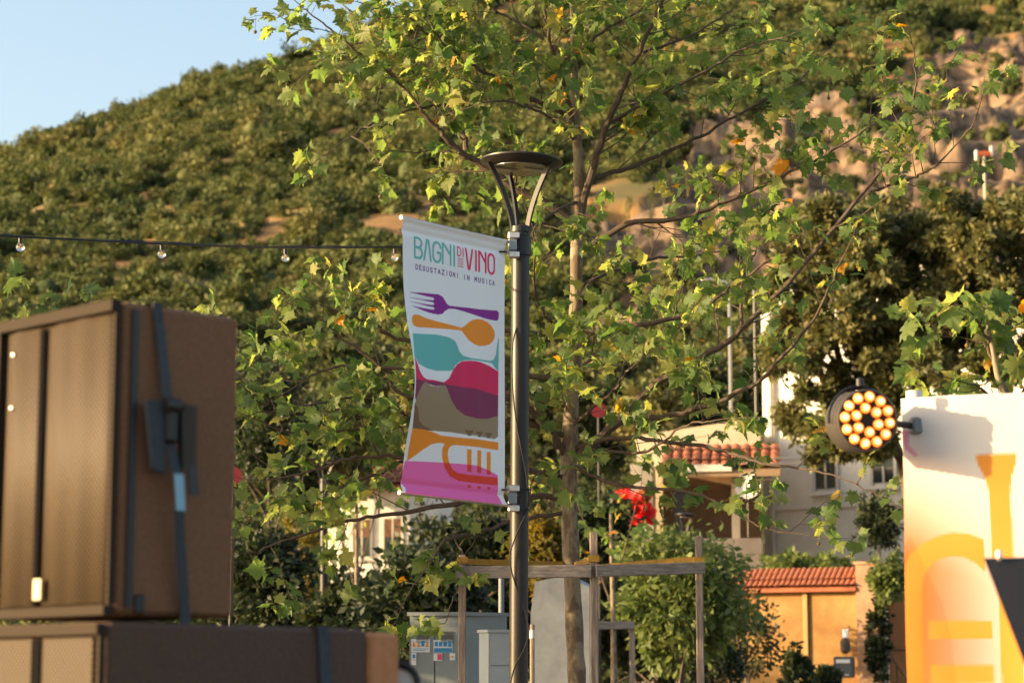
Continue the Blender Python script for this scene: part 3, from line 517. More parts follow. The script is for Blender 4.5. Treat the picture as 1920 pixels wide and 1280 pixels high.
def plane_tree(label, base, trunk, limbs, seed, nsingle, lsize, twig_den=1., extra=(), group='plane trees of the square', tl=1.):
    rr = random.Random(seed); t = thing('plane_tree', label, 'tree', base, group)
    b = MB(); P = spline([p for p, r in trunk], 5); rs = np.interp(np.linspace(0, 1, len(P)), np.linspace(0, 1, len(trunk)), [r for p, r in trunk])
    b.tube(P, [r*(1+.06*math.sin(i*1.7)) for i, r in enumerate(rs)], 14); b.build('trunk', M_bark, t, smooth=True)
    items = []; tw = MB(); balls = []
    def leaf_at(p, d, s):
        d = Vector(d).normalized(); apex = (d*.75 + Vector((rr.gauss(0, .45), rr.gauss(0, .45), -.35+rr.gauss(0, .3)))).normalized()
        nrm = Vector((rr.gauss(-.15, .75), rr.gauss(-.45, .6), .65+rr.gauss(0, .35))); x = apex.cross(nrm).normalized(); nz = x.cross(apex)
        items.append((p + apex*(.4*s), x, apex, nz, s))
    def twig(p, d, L, r0, depth):
        pts = [p]; q = Vector(p); dd = Vector(d).normalized(); n = max(3, int(L/.11))
        for k in range(n):
            dd = (dd + Vector((rr.gauss(0, .16), rr.gauss(0, .16), rr.gauss(.03, .13)))).normalized(); q = q + dd*(L/n); pts.append(q.copy())
            if k >= n*.25:
                sd_ = dd.cross(Vector((rr.gauss(0, 1), rr.gauss(0, 1), rr.gauss(0, 1)))).normalized()
                leaf_at(q, dd*.5+sd_, lsize*rr.uniform(.5, 1.3))
                if rr.random() < .4: leaf_at(q, dd*.4-sd_, lsize*rr.uniform(.5, 1.05))
            if depth > 0 and rr.random() < .33: twig(q, (dd + Vector((rr.gauss(0, .8), rr.gauss(0, .7), rr.gauss(.1, .5)))), L*rr.uniform(.4, .65), r0*.6, depth-1)
        for _ in range(2): leaf_at(q, dd + Vector((rr.gauss(0, .5), rr.gauss(0, .5), rr.gauss(0, .4))), lsize*rr.uniform(.55, 1))
        if rr.random() < .22: balls.append((pts[len(pts)//2], rr.uniform(.08, .16)))
        tw.tube(pts, list(np.linspace(r0, r0*.35, len(pts))), 5, cap=False)
    for pts, r0, r1, bare, den in limbs:
        S = spline(pts, 6); n = len(S); rad = np.linspace(r0, r1, n); bb = MB(); bb.tube([p+Vector((rr.gauss(0, .006), 0, rr.gauss(0, .006))) for p in S], list(rad), 8); bb.build('branch', M_twig if r0 < .05 else M_dbark, t, smooth=True)
        tot = sum((S[i+1]-S[i]).length for i in range(n-1)); acc = 0; nxt = tot*bare
        for i in range(n-1):
            seg = S[i+1]-S[i]; acc += seg.length
            while acc > nxt:
                sd_ = seg.normalized().cross(Vector((rr.gauss(0, .6), rr.gauss(0, 1), rr.gauss(0, .6)))).normalized(); sd_.z = sd_.z*.7+.12
                twig(S[i], seg.normalized()*.55+sd_, rr.uniform(.25, .62)*tl, max(.004, rad[i]*.35) if rad[i]*.35 < .009 else .009, 1); nxt += rr.uniform(.10, .24)/(twig_den*den)
        twig(S[-1], S[-1]-S[-3], rr.uniform(.25, .4), max(.004, r1*.8), 1)
    tw.build('twigs', M_twig, t)['kind'] = 'stuff'
    # the leaves that show largest are single objects, the rest one foliage part
    rt = Vector(base); scored = sorted(range(len(items)), key=lambda i: -(items[i][4]*abs(items[i][3].y+.25)*(1 if abs(items[i][0].x/items[i][0].y) < .225 else 0))); single = set(scored[:nsingle])
    Vs, Fs, Rn, off = [], [], [], 0
    for i, (p, x, y, z, s) in enumerate(items):
        k = rr.randrange(7); M = np.array([[x[j]*s, y[j]*s, z[j]*s] for j in range(3)])
        if i in single:
            o = bpy.data.objects.new('leaf', LEAFME[k]); COL.objects.link(o); o.parent = t; m4 = Matrix([[*M[j], p[j]-rt[j]] for j in range(3)] + [[0, 0, 0, 1]]); o.matrix_local = m4
        else:
            V, Fc = LEAF[k]; Vs.append(V @ M.T + np.array(p)); Fs.append(Fc+off); off += len(V); Rn.append(np.full(len(Fc), rr.random()))
    o = npmesh('foliage', np.concatenate(Vs), np.concatenate(Fs), L_plane, t, rnd=np.concatenate(Rn)); o['kind'] = 'stuff'
    bm = MB(); bm.lathe((0, 0, -.014), (0, 0, 1), [(0, 0), (.009, .003), (.014, .014), (.009, .025), (0, .028)], 8); bm.tube([(0, 0, .01), (.004, 0, .12)], .0015, 4); bo = bm.build('seed_ball', mat('seed ball', (.13, .09, .03), .9), smooth=True); bme = bo.data; bpy.data.objects.remove(bo)
    for p, L in balls[:90]:
        o = bpy.data.objects.new('seed_ball', bme); COL.objects.link(o); o.parent = t; o.location = p - rt - Vector((0, 0, .12)); o.scale = (1, 1, 1)
    print('leaves', len(items)); return t
def PX(l, Y0, Y1=None):
    n = len(l); Y1 = Y0 if Y1 is None else Y1; return [at(x, y, Y0+(Y1-Y0)*i/max(1, n-1)) for i, (x, y) in enumerate(l)]
TY = 16.0
def main_tree():
    tr = [((1082, 1300), .066), ((1078, 1200), .062), ((1069, 1000), .06), ((1066, 870), .062), ((1074, 720), .05), ((1080, 560), .046), ((1082, 430), .045), ((1086, 330), .042), ((1080, 230), .032), ((1076, 100), .024), ((1070, -80), .014)]
    T = [(at(x, y, TY), r) for (x, y), r in tr]; base = Vector((T[0][0].x, TY, 0)); T = [(base, .09), (Vector((base.x, TY, .6)), .072)] + T
    L = []
    def l(pts, r0, r1, Y1, bare=.15, den=1.): L.append((PX(pts, TY, Y1), r0, r1, bare, den))
    l([(1068, 860), (1035, 815), (990, 765), (920, 735), (850, 722), (770, 745)], .034, .010, 15.6, .3)
    l([(1075, 860), (1110, 835), (1170, 780), (1210, 735), (1260, 700), (1346, 653), (1400, 608), (1490, 514), (1603, 381), (1690, 262), (1711, 200), (1717, 115)], .036, .006, 15.2, .35, .9)
    l([(1170, 790), (1279, 775), (1376, 740), (1440, 700), (1529, 592), (1572, 498)], .024, .006, 15.0, .25, .55)
    l([(1392, 606), (1389, 550), (1402, 500), (1417, 470)], .014, .006, 16.3, .2)
    l([(1084, 622), (1183, 612), (1299, 587), (1361, 544), (1400, 520), (1470, 470)], .022, .006, 15.4, .2)
    l([(1088, 470), (1177, 423), (1275, 408), (1346, 386), (1480, 325), (1560, 285), (1640, 230)], .024, .005, 15.6, .2)
    l([(1630, 363), (1700, 335), (1749, 316), (1822, 238)], .012, .005, 15.0, .1)
    l([(1085, 340), (1150, 325), (1228, 295), (1314, 256), (1399, 205), (1485, 162), (1535, 110)], .021, .005, 16.6, .15)
    l([(1082, 540), (1202, 487), (1286, 481), (1360, 470)], .016, .005, 17.2, .15)
    l([(1070, 845), (1147, 821), (1242, 827), (1348, 844), (1405, 862), (1480, 876), (1560, 890), (1640, 925)], .02, .004, 14.8, .15, .36)
    l([(1068, 870), (1126, 898), (1185, 913), (1279, 919), (1350, 943), (1420, 985), (1500, 1000)], .016, .004, 15.3, .25, .33)
    l([(1085, 420), (1000, 370), (904, 312), (864, 285), (835, 256), (805, 226), (763, 170), (700, 110)], .036, .006, 15.6, .3, 1.5)
    l([(874, 289), (871, 259), (851, 216), (825, 180), (779, 125), (775, 95), (790, 20)], .022, .007, 16.3, .1, 1.6)
    l([(838, 198), (792, 202), (717, 223), (677, 243), (625, 280)], .012, .004, 15.0, .1, .55)
    l([(763, 170), (717, 121), (664, 92), (612, 49), (569, 16)], .015, .004, 15.8, .05, .9)
    l([(779, 125), (717, 102), (681, 66), (641, 0)], .013, .005, 16.6, .05)
    l([(1060, 215), (990, 180), (933, 148), (868, 112), (835, 92), (805, 30)], .02, .006, 15.4, .1, 1.7)
    l([(1078, 249), (1058, 164), (1035, 89), (1022, 20), (1015, -40)], .02, .008, 15.5, .05, 1.7)
    l([(1079, 260), (1032, 223), (979, 197), (900, 190)], .015, .005, 15.0, .05, 1.6)
    l([(1088, 400), (1120, 290), (1164, 171), (1198, 98), (1241, 0), (1260, -50)], .03, .008, 15.5, .2, 1.7)
    l([(1140, 230), (1220, 190), (1310, 140), (1400, 90), (1470, 70)], .016, .005, 15.3, .1, 1.4)
    l([(1076, 110), (1130, 60), (1200, 20), (1290, -20)], .014, .005, 16.4, .05, 1.7)
    l([(1200, 100), (1290, 70), (1370, 20)], .012, .005, 16.5, .05, 1.7)
    l([(1075, 120), (1000, 60), (930, 20), (880, -30)], .015, .005, 16.2, .05, 1.7)
    l([(868, 112), (800, 60), (740, 10)], .012, .005, 15.6, .05, 1.7)
    for q in (((1068, 820), (960, 790), (771, 785), (659, 804), (560, 815), (490, 790)), ((1066, 900), (930, 870), (768, 857), (665, 857), (602, 879), (500, 900)), ((1072, 760), (900, 730), (771, 747), (712, 685), (650, 640), (600, 595)),
              ((1066, 930), (884, 939), (752, 963), (671, 971), (549, 1008), (480, 1035)), ((1075, 720), (900, 690), (740, 690), (620, 690), (530, 740)), ((1078, 640), (950, 620), (760, 640), (690, 600), (610, 575))):
        l(q, .024, .005, R.uniform(14.9, 15.8), .42, 1.15 if q[0][1] < 930 else .8)
    l([(1060, 960), (952, 980), (877, 1002), (837, 1011), (812, 1045), (770, 1105)], .016, .004, 15.0, .35, .6)
    l([(850, 1005), (870, 1050), (850, 1120), (838, 1160)], .007, .003, 14.9, .2, .25)
    l([(771, 785), (680, 745), (580, 760), (480, 775)], .013, .004, 15.3, .1); l([(768, 857), (680, 900), (580, 930), (500, 960)], .012, .004, 15.4, .1, .8)
    l([(1080, 640), (1020, 590), (1000, 520), (1010, 450)], .014, .005, 15.1, .1); l([(1078, 700), (1130, 660), (1190, 640), (1250, 655)], .014, .005, 15.2, .1, 1.1); l([(1070, 800), (1120, 760), (1160, 720), (1180, 690)], .014, .005, 15.0, .1); l([(1066, 900), (1030, 880), (1000, 900), (990, 960)], .01, .004, 15.6, .1, .7)
    l([(1084, 380), (1030, 400), (1000, 440)], .014, .006, 15.2, .1); l([(1110, 835), (1200, 850), (1280, 800), (1330, 790)], .013, .005, 14.9, .1, .9)
    plane_tree('tall plane tree with lobed leaves and mottled trunk tied inside a wooden frame', base, T, L, 11, 300, .106)
main_tree()
def side_trees():
    # neighbour in the same row to the left, reaching into view with its outer leaves
    b = Vector((-7.4, 15.9, 0)); rr = random.Random(5); T = [(b, .09), (b+Vector((0, 0, 2)), .07), (b+Vector((.1, 0, 4)), .05), (b+Vector((0, 0, 5.5)), .012)]; L = []
    for k in range(32):
        z = 1.5+3.6*k/32; a = k*2.4; r = 2.6*math.sin(min(1, (5.9-z)/3.4)*1.5)*rr.uniform(.75, 1.05); s = b+Vector((0, 0, z)); e = s+Vector((math.cos(a)*r, math.sin(a)*r, r*.35)); L.append(([s, s.lerp(e, .5)+Vector((0, 0, -.05)), e], .025, .005, .2, 1.9))
    e = at(2, 590, 16.2); L.append(([b+Vector((0, 0, 3.2)), Vector((-5.5, 16.4, 3.9)), at(-60, 640, 16.2), e], .03, .005, .3, 1.)); e = at(0, 700, 16.4); L.append(([b+Vector((0, 0, 2.9)), Vector((-5.5, 16.4, 3.3)), e], .03, .005, .3, 1.))
    plane_tree('neighbouring plane tree reaching in beyond the loudspeaker grille', b, T, L, 21, 60, .155)
    b = Vector((xat(1885, 12.5), 12.5, 0)); T = [(b, .06), (b+Vector((.03, 0, 1.6)), .05), (at(1888, 800, 12.5), .035), (at(1870, 700, 12.5), .018), (at(1850, 600, 12.5), .006)]; L = []
    for q in (((1880, 770), (1850, 735), (1825, 722)), ((1885, 790), (1915, 740), (1940, 690)), ((1868, 690), (1850, 650), (1832, 640)), ((1875, 720), (1900, 690), (1905, 660)), ((1855, 640), (1838, 610), (1825, 590))): L.append((PX(q, 12.5, 12.5+rr.uniform(-.3, .3)), .012, .004, .2, 1.2))
    plane_tree('young plane tree rising behind the large banner', b, T, L, 31, 40, .12, tl=.45)
    for px, Y, h in ((1145, 28, 960), (668, 33, 940)):
        p = at(px, h, Y); b = Vector((p.x, Y, 0)); T = [(b, .05), (b+Vector((.03, 0, p.z*.5)), .04), (p, .02)]; L = [([b+Vector((0, 0, p.z*.7)), p+Vector((sx, .2, .4))], .015, .005, .4, .6) for sx in (-.5, .4)]
        plane_tree('thin staked young tree %s' % ('inside the small wooden frame' if px > 900 else 'beside the dark lamp pole'), b, T, L, px, 20, .14)
side_trees()
# ------------------------------------------------------------------ wooden tree supports
def support(label, posts, rails, Y0, tie=None):
    p0 = at(posts[0][0], 1280, posts[0][2]); t = thing('tree_support', label, 'tree support', Vector((p0.x, p0.y, 0)), 'wooden tree supports')
    for px, py, Y, wd in posts: p = at(px, py, Y); b = MB(); b.box(Vector((p.x, Y, p.z/2)), wd, wd, p.z, bev=.006); b.build('post', M_wood, t)
    for (x0, y0, Y, x1, y1, Y2, h) in rails: a, c = at(x0, y0, Y), at(x1, y1, Y2); d, s, u = frame(c-a); b = MB(); b.box((a+c)/2, (c-a).length, .035, h, d, s, u, bev=.005); b.build('rail', M_woodh, t)
    if tie:
        ym = mat('yellow webbing', (.36, .2, .03), .8, var=.3, scale=20)
        for (x0, y0, Y, x1, y1, Y2) in tie: a, c = at(x0, y0, Y), at(x1, y1, Y2); d, s, u = frame(c-a); MB().box((a+c)/2, (c-a).length, .008, .042, d, s, u).build('tie', ym, t)
        for x, y, Y in ((867, 1050, 15.5), (1113, 1047, 15.3), (1310, 1050, 15.5)): p = at(x, y, Y); MB().box(p, .075, .075, .045).build('tie', ym, t)
support('weathered wooden frame of three stakes and rails round the plane trunk', [(867, 1040, 15.5, .052), (1113, 997, 15.3, .054), (1310, 1004, 15.5, .05)], [(856, 1073, 15.44, 1110, 1070, 15.24, .085), (1117, 1070, 15.24, 1321, 1064, 15.44, .08)], 15.5, [(867, 1052, 15.5, 1066, 1058, 16.0), (1113, 1047, 15.3, 1075, 1060, 16.0), (1310, 1048, 15.5, 1085, 1066, 16.05)])
support('small grey wooden stake frame round a thin young tree', [(1185, 1165, 28, .07), (1113, 1165, 28.4, .06)], [(1108, 1172, 27.94, 1190, 1171, 27.94, .1)], 28)
tag(MB().box(at(662, 1190, 33)*1.0, .07, .07, 1.0).build('tree_stake', M_wood), 'short pale stake beside the thin young tree', 'stake'); o = bpy.data.objects['tree_stake']
for v in o.data.vertices:
    if v.co.z < 2.3 and v.co.z < at(662, 1190, 33).z: v.co.z = 0
t = thing('red_stake', 'thin reddish stake with white tape behind the lamp pole', 'stake', Vector((xat(1000, 20), 20, 0))); p = at(998, 1170, 20); MB().tube([Vector((p.x, 20, 0)), p], .022, 8).build('shaft', M_wood, t); MB().lathe(p-Vector((0, 0, .12)), (0, 0, 1), [(.027, 0), (.027, .07)], 10).build('tape', M_white, t)
# ------------------------------------------------------------------ printed banner on the lamp post
def raster(W, H, layers, bg):
    """coverage-sampled print: layers of (colour, mask function of pixel arrays)"""
    ss = 3; u, v = np.meshgrid((np.arange(W*ss)+.5)/(W*ss), (np.arange(H*ss)+.5)/(H*ss)); img = np.empty((H*ss, W*ss, 3)); img[:] = bg
    for col, fn in layers:
        m = fn(u, v); col = col(u, v, img) if callable(col) else np.array(col); img = np.where(m[..., None], col, img)
    return img.reshape(H, ss, W, ss, 3).mean((1, 3))
def segd(u, v, pts, asp):
    d = np.full(u.shape, 9.)
    for (x0, y0), (x1, y1) in zip(pts[:-1], pts[1:]):
        dx, dy = (x1-x0)*asp, y1-y0; L = dx*dx+dy*dy+1e-12; t = np.clip((((u-x0)*asp)*dx+(v-y0)*dy)/L, 0, 1); d = np.minimum(d, np.hypot((u-x0)*asp-t*dx, v-y0-t*dy))
    return d
arc = lambda cx, cy, rx, ry, a0, a1, n=10: [(cx+rx*math.cos(math.radians(a0+(a1-a0)*k/n)), cy+ry*math.sin(math.radians(a0+(a1-a0)*k/n))) for k in range(n+1)]
GL = {'B': [[(0, 1), (0, 0), (.45, 0)]+arc(.45, .24, .45, .24, -90, 90)+[(0, .48), (.5, .48)]+arc(.5, .74, .5, .26, -90, 90)+[(0, 1)]], 'A': [[(0, 1), (.38, 0), (.62, 0), (1, 1)]], 'a': [[(0, 1), (.5, 0), (1, 1)], [(.2, .66), (.8, .66)]], 'G': [arc(.5, .3, .5, .3, -10, -180)+arc(.5, .7, .5, .3, 180, 0)+[(1, .52), (.6, .52)]],
      'N': [[(0, 1), (0, 0), (.15, 0), (.85, .45), (1, .3)], [(1, 0), (1, 1)]], 'n': [[(0, 1), (0, 0), (1, 1), (1, 0)]], 'I': [[(.5, 0), (.5, 1)]], 'D': [[(0, 0), (0, 1), (.4, 1)]+arc(.4, .5, .6, .5, 90, -90)+[(0, 0)]], 'V': [[(0, 0), (.42, 1), (.58, 1), (1, 0)]], 'O': [arc(.5, .25, .5, .25, -180, 0)+arc(.5, .75, .5, .25, 0, 180)+[(0, .25)]],
      'E': [[(1, 0), (0, 0), (0, 1), (1, 1)], [(0, .5), (.8, .5)]], 'U': [[(0, 0), (0, .7)]+arc(.5, .7, .5, .3, 180, 0)+[(1, 0)]], 'S': [arc(.5, .25, .5, .25, -20, -270)+arc(.5, .75, .5, .25, -90, 160)], 'T': [[(0, 0), (1, 0)], [(.5, 0), (.5, 1)]], 'Z': [[(0, 0), (1, 0), (0, 1), (1, 1)]], 'M': [[(0, 1), (0, 0), (.5, .6), (1, 0), (1, 1)]], 'C': [arc(.5, .3, .5, .3, -20, -180)+arc(.5, .7, .5, .3, 180, 20)]}
def cloth(name, W, H, nx, ny, img, shape, m, parent, thick=.0):
    u, v = np.meshgrid(np.linspace(0, 1, nx+1), np.linspace(0, 1, ny+1)); V = shape(u, v).reshape(-1, 3); i = np.arange((nx+1)*(ny+1)).reshape(ny+1, nx+1)
    Q = np.stack([i[:-1, :-1], i[1:, :-1], i[1:, 1:], i[:-1, 1:]], -1).reshape(-1, 4); o = npmesh(name, V, Q, m, parent, smooth=True)
    a = o.data.attributes.new('print', 'FLOAT_COLOR', 'FACE'); c = np.ones((nx*ny, 4), np.float32); c[:, :3] = img.reshape(-1, 3); a.data.foreach_set('color', c.ravel()); return o
def banner():
    xl = lambda y: np.interp(y, [408, 500, 600, 690, 760, 800, 860, 925], [755, 758, 765, 776, 777, 773, 762, 752])
    def uv(x, y): u = (x-xl(y))/(946-xl(y)); yt, yb = 408+44*u, 923+23*u; return (u, (y-yt)/(yb-yt))
    c1 = lambda pts: [uv(700+a/4.571, 380+b_/4.571) for a, b_ in pts]; c2 = lambda pts: [uv(700+a/3.368, 600+b_/3.368) for a, b_ in pts]
    asp = .92/1.72; lay = []; teal, purp, crim, oran, dpur, taup, dbr, pink, red = (.13, .44, .40), (.25, .02, .25), (.68, .02, .10), (.85, .27, .02), (.22, .03, .09), (.31, .22, .13), (.2, .11, .06), (.85, .15, .42), (.72, .05, .02); white = (.8, .8, .8)
    def txt(ch, u0, u1, v0, v1, col, wd):
        for s in GL[ch]: pts = [(u0+(u1-u0)*x, v0+(v1-v0)*y) for x, y in s]; lay.append((col, lambda u, v, p=pts: segd(u, v, p, asp) < wd))
    for ch, a, b_ in (('B', .113, .185), ('A', .205, .27), ('G', .29, .36), ('N', .38, .455), ('I', .482, .5)): txt(ch, a, b_, .063, .137, teal, .0048)
    for ch, a, b_ in (('V', .607, .672), ('I', .70, .715), ('N', .737, .803), ('O', .828, .89)): txt(ch, a, b_, .063, .137, crim, .0048)
    txt('D', .525, .558, .063, .096, crim, .0026); txt('I', .575, .585, .063, .096, crim, .0026)
    for k in range(4): pts = [(.528+.055*j/16, .106+.0095*k+.0022*math.sin(j/16*4*math.pi)) for j in range(17)]; lay.append((crim, lambda u, v, p=pts: segd(u, v, p, asp) < .0017))
    s = 'DEGUSTaZIOnI In MUSICa'; pitch = .77/21.5
    for k, ch in enumerate(s):
        if ch != ' ': txt(ch, .122+pitch*k, .122+pitch*k+.0185, .163, .1795, (.16, .03, .2), .0019)
    def poly(col, pts): lay.append((col, lambda u, v, p=pts: inpoly(u, v, p)))
    poly(purp, c1([(328, 777), (450, 780), (565, 792), (600, 815), (630, 870), (650, 890), (720, 897), (800, 905), (900, 920), (1000, 928), (1060, 930), (1078, 950), (1078, 985), (1070, 1015), (1050, 1020), (950, 1000), (850, 965), (770, 935), (700, 918), (640, 920), (610, 940), (590, 965), (560, 970), (500, 955), (420, 925), (330, 893)]))
    for p in ([(320, 779), (420, 798), (525, 822), (533, 835), (525, 843), (440, 836), (320, 819)], [(320, 822), (430, 843), (525, 862), (535, 875), (525, 885), (430, 873), (320, 857)], [(320, 859), (430, 882), (525, 905), (536, 915), (527, 926), (430, 910), (320, 892)]): poly(white, c1(p))
    poly(oran, c1([(338, 1010), (345, 985), (365, 970), (400, 972), (470, 1000), (560, 1030), (640, 1055), (720, 1070), (765, 1078), (790, 1065), (815, 1035), (850, 1012), (890, 1005), (930, 1010), (980, 1035), (1020, 1075), (1042, 1115), (1045, 1150), (1030, 1195), (1000, 1222), (950, 1238), (900, 1238), (860, 1222), (820, 1185), (790, 1140), (770, 1110), (740, 1102), (640, 1098), (560, 1090), (460, 1083), (380, 1083), (350, 1065), (338, 1035)]))
    poly(teal, c2([(252, 98), (400, 100), (460, 115), (515, 140), (535, 170), (550, 205), (575, 232), (620, 248), (690, 258), (745, 264), (765, 255), (778, 225), (785, 165), (792, 120), (796, 125), (795, 330), (775, 310), (755, 280), (700, 270), (620, 260), (580, 263), (545, 275), (515, 300), (500, 325), (480, 333), (400, 333), (345, 318), (285, 292), (258, 240)]))
    cr = c2([(258, 240), (278, 290), (295, 340), (320, 375), (345, 388), (390, 392), (445, 405), (475, 380), (500, 325), (530, 290), (570, 268), (620, 264), (680, 275), (740, 298), (795, 330), (792, 610), (730, 628), (660, 630), (590, 610), (530, 570), (495, 520), (470, 460), (450, 425), (400, 430), (360, 420), (335, 403), (310, 425), (290, 470), (275, 525), (266, 500), (265, 400)])
    poly(crim, cr); line = c2([(200, 385), (265, 392), (445, 408), (465, 420), (640, 440), (820, 490)]); lx, ly = [p[0] for p in line], [p[1] for p in line]; lay.append((dpur, lambda u, v: inpoly(u, v, cr) & (v > np.interp(u, lx, ly))))
    poly(taup, c2([(335, 403), (365, 425), (405, 432), (448, 425), (470, 460), (495, 520), (530, 570), (590, 610), (660, 630), (730, 628), (792, 610), (790, 740), (770, 755), (640, 735), (500, 715), (400, 708), (340, 690), (300, 640), (290, 580), (272, 540), (290, 470), (310, 425)])); poly(dbr, c2([(270, 540), (295, 570), (305, 640), (330, 672), (395, 710), (340, 700), (266, 692)]))
    for x, y in ((585, 700), (646, 708), (708, 715)): poly(dbr, c2([(x, y), (x+46, y+3), (x+46, y+15), (x+34, y+19), (x+34, y+36), (x+12, y+34), (x+12, y+17), (x, y+13)]))
    tp = c2([(265, 692), (345, 700), (390, 715), (430, 735), (500, 742), (640, 755), (790, 775), (790, 825), (650, 805), (530, 793), (500, 795), (480, 815), (472, 850), (480, 900), (500, 945), (530, 965), (600, 978), (785, 995), (785, 1045), (600, 1025), (530, 1015), (480, 985), (450, 930), (436, 870), (440, 815), (455, 785), (420, 780), (375, 790), (330, 820), (270, 865), (225, 895), (235, 840), (250, 770)])
    bars = [c2([(x, y), (x+26, y+3), (x+24, y+143), (x-2, y+140)]) for x, y in ((592, 818), (654, 825), (717, 835))]; dots = [c2([(x, y), (x+28, y+3), (x+20, y+18), (x+8, y+17)]) for x, y in ((586, 1040), (650, 1047), (713, 1053))]
    pk = c2([(215, 893), (300, 895), (440, 902), (560, 910), (650, 920), (720, 945), (785, 980), (787, 1100), (800, 1130), (795, 1162), (640, 1148), (400, 1122), (186, 1096), (205, 1060), (186, 1030), (195, 960)])
    poly(pink, pk)
    for q in [tp]+bars+dots: lay.append((oran, lambda u, v, q=q: inpoly(u, v, q) & ~inpoly(u, v, pk))); lay.append((red, lambda u, v, q=q: inpoly(u, v, q) & inpoly(u, v, pk)))
    nx, ny = 200, 400; img = raster(nx, ny, lay, white)
    Y = 14.0; TR, BR = at(947, 452, 13.89), at(946, 946, 13.89); TL, BL = at(755, 408, 13.25), at(752, 923, 13.25); A = lambda p: np.array(p)
    nrm = np.array([.7, -.714, 0])
    def shape(u, v):
        P = (A(TL)*(1-u[..., None])+A(TR)*u[..., None])*(1-v[..., None]) + (A(BL)*(1-u[..., None])+A(BR)*u[..., None])*v[..., None]
        w_ = .115*(1-u)**1.6*np.exp(-((v-.62)/.24)**2)*np.sin(np.pi*v)**.5 + .006*np.sin(u*17+v*3)*np.sin(np.pi*v) + .012*np.exp(-((u-.35-.18*v)/.09)**2)*np.sin(np.pi*v)**2*(v > .3) + .008*np.exp(-((u-.62-.1*v)/.07)**2)*np.sin(np.pi*v)**2
        w_ = w_ + .02*np.exp(-(v/.012)**2) - .012*np.exp(-((v-.045)/.012)**2) + .02*np.exp(-((v-1)/.012)**2) - .01*np.exp(-((v-.965)/.012)**2)
        return P + w_[..., None]*nrm
    t = thing('pole_banner', 'hanging festival banner printed with fork, spoon, wine glasses and trumpet', 'banner', Vector((FOOT.x, Y, TL.z-1.8)))
    cloth('cloth', .92, 1.72, nx, ny, img, shape, attrmat('printed banner fabric', .6), t)
    n3 = Vector(nrm)
    for a, b_, nm in ((TL, TR, 'top_rod'), (BL, BR, 'bottom_rod')): d = (b_-a).normalized(); MB().tube([a+n3*-.004-d*.012, b_+d*.07], .012, 12).build(nm, M_steel, t, smooth=True)
    for (a, s) in ((TR, 1), (BR, -1)):          # clamp brackets
        c = at(967, 460 if s == 1 else 934, 13.915); nm = 'bracket'; b = MB(); b.box(c+Vector((-.02, -.005, 0)), .055, .05, .075, bev=.006); br = b.build(nm, mat('bracket blue grey', (.2, .22, .24), .4, .6), t)
        for dz in (-.062, .062): MB().box(c+Vector((-.012, -.004, dz)), .07, .055, .042, bev=.006).build('clamp', M_steel, br); MB().lathe(Vector((FOOT.x+(NECK.x-FOOT.x)*.8, 14.0, c.z+dz)), (0, 0, 1), [(.0625, -.006), (.064, -.005), (.064, .005), (.0625, .006)], 24).build('band', M_black, br)
        q = c+Vector((-.055, -.035, -.05*s)); MB().lathe(q, (1, .4, 0), [(.016, -.004), (.022, 0), (.016, .004), (.012, 0), (.016, -.004)], 14).build('eye_bolt', M_steel, br); MB().tube([q+Vector((-.06, -.01, 0)), q], .006, 6).build('pin', M_black, br); MB().lathe(q+Vector((-.065, -.01, 0)), (1, 0, 0), [(0, -.008), (.009, 0), (0, .008)], 8).build('pin_cap', M_white, br)
banner()
pts = [at(993, 560, 13.99), at(962, 640, 13.935), at(964, 760, 13.935), at(988, 900, 13.95), at(990, 950, 13.95), at(965, 1010, 13.93), at(957, 1060, 13.94), at(990, 1170, 13.95), at(985, 1210, 13.94), at(965, 1250, 13.93), at(955, 1290, 13.93)]
tag(MB().tube(spline(pts, 6), .0045, 6).build('black_cable', M_black, smooth=True), 'loose thin black cable wound down the lamp pole', 'cable')
# ------------------------------------------------------------------ string of bulbs
def string_light():
    def pos(k, y): x = (38+286.5*k)/(1+.071*k); return at(x, y, 11.7*(1+.071*k))
    ys = {-1.3: 432, -.5: 439, 0: 444, 1: 457, 2: 464, 3: 463}; K = sorted(ys); P = spline([pos(k, ys[k]) for k in K] + [at(800, 462, 14.25), at(900, 458, 14.2), at(972, 452, 14.062)], 8)
    t = thing('string_light', 'dark cable with clear round bulbs strung to the lamp post', 'string light', P[0]); MB().tube(P, .0065, 6).build('cable', M_black, t, smooth=True)
    MB().tube([p+Vector((0, .004, .006+.006*math.sin(i*.6))) for i, p in enumerate(P)], .003, 5).build('support_wire', M_black, t)
    gl = mat('clear bulb glass', (1, .97, .92), .03); gl.node_tree.nodes['Principled BSDF'].inputs['Transmission Weight'].default_value = 1; gl.node_tree.nodes['Principled BSDF'].inputs['IOR'].default_value = 1.35
    for k in range(4):
        c = pos(k, ys[k]+20); tx = -.004+.01*(k == 3); so_ = MB().tube([c+Vector((0, 0, .055)), c+Vector((0, 0, .022))], [.012, .0105], 12).build('socket', M_black, t, smooth=True)
        b = MB().lathe(c-Vector((0, 0, .023)), (0, 0, 1), [(0, 0), (.012, .002), (.02, .01), (.023, .023), (.02, .036), (.011, .046), (.009, .05)], 20).build('bulb', gl, t, smooth=True)
        MB().lathe(c-Vector((0, 0, .020)), (0, 0, 1), [(0, 0), (.010, .002), (.017, .009), (.0205, .02), (.0175, .033), (.009, .044), (0, .045)][::-1], 20).build('bulb_inside', gl, b, smooth=True)
        MB().tube([c+Vector((0, 0, .02)), c+Vector((.003, 0, 0)), c+Vector((-.003, 0, -.006)), c+Vector((0, 0, .018))], .0016, 5).build('filament', mat('filament', (.8, .5, .2), .4), b)
string_light()
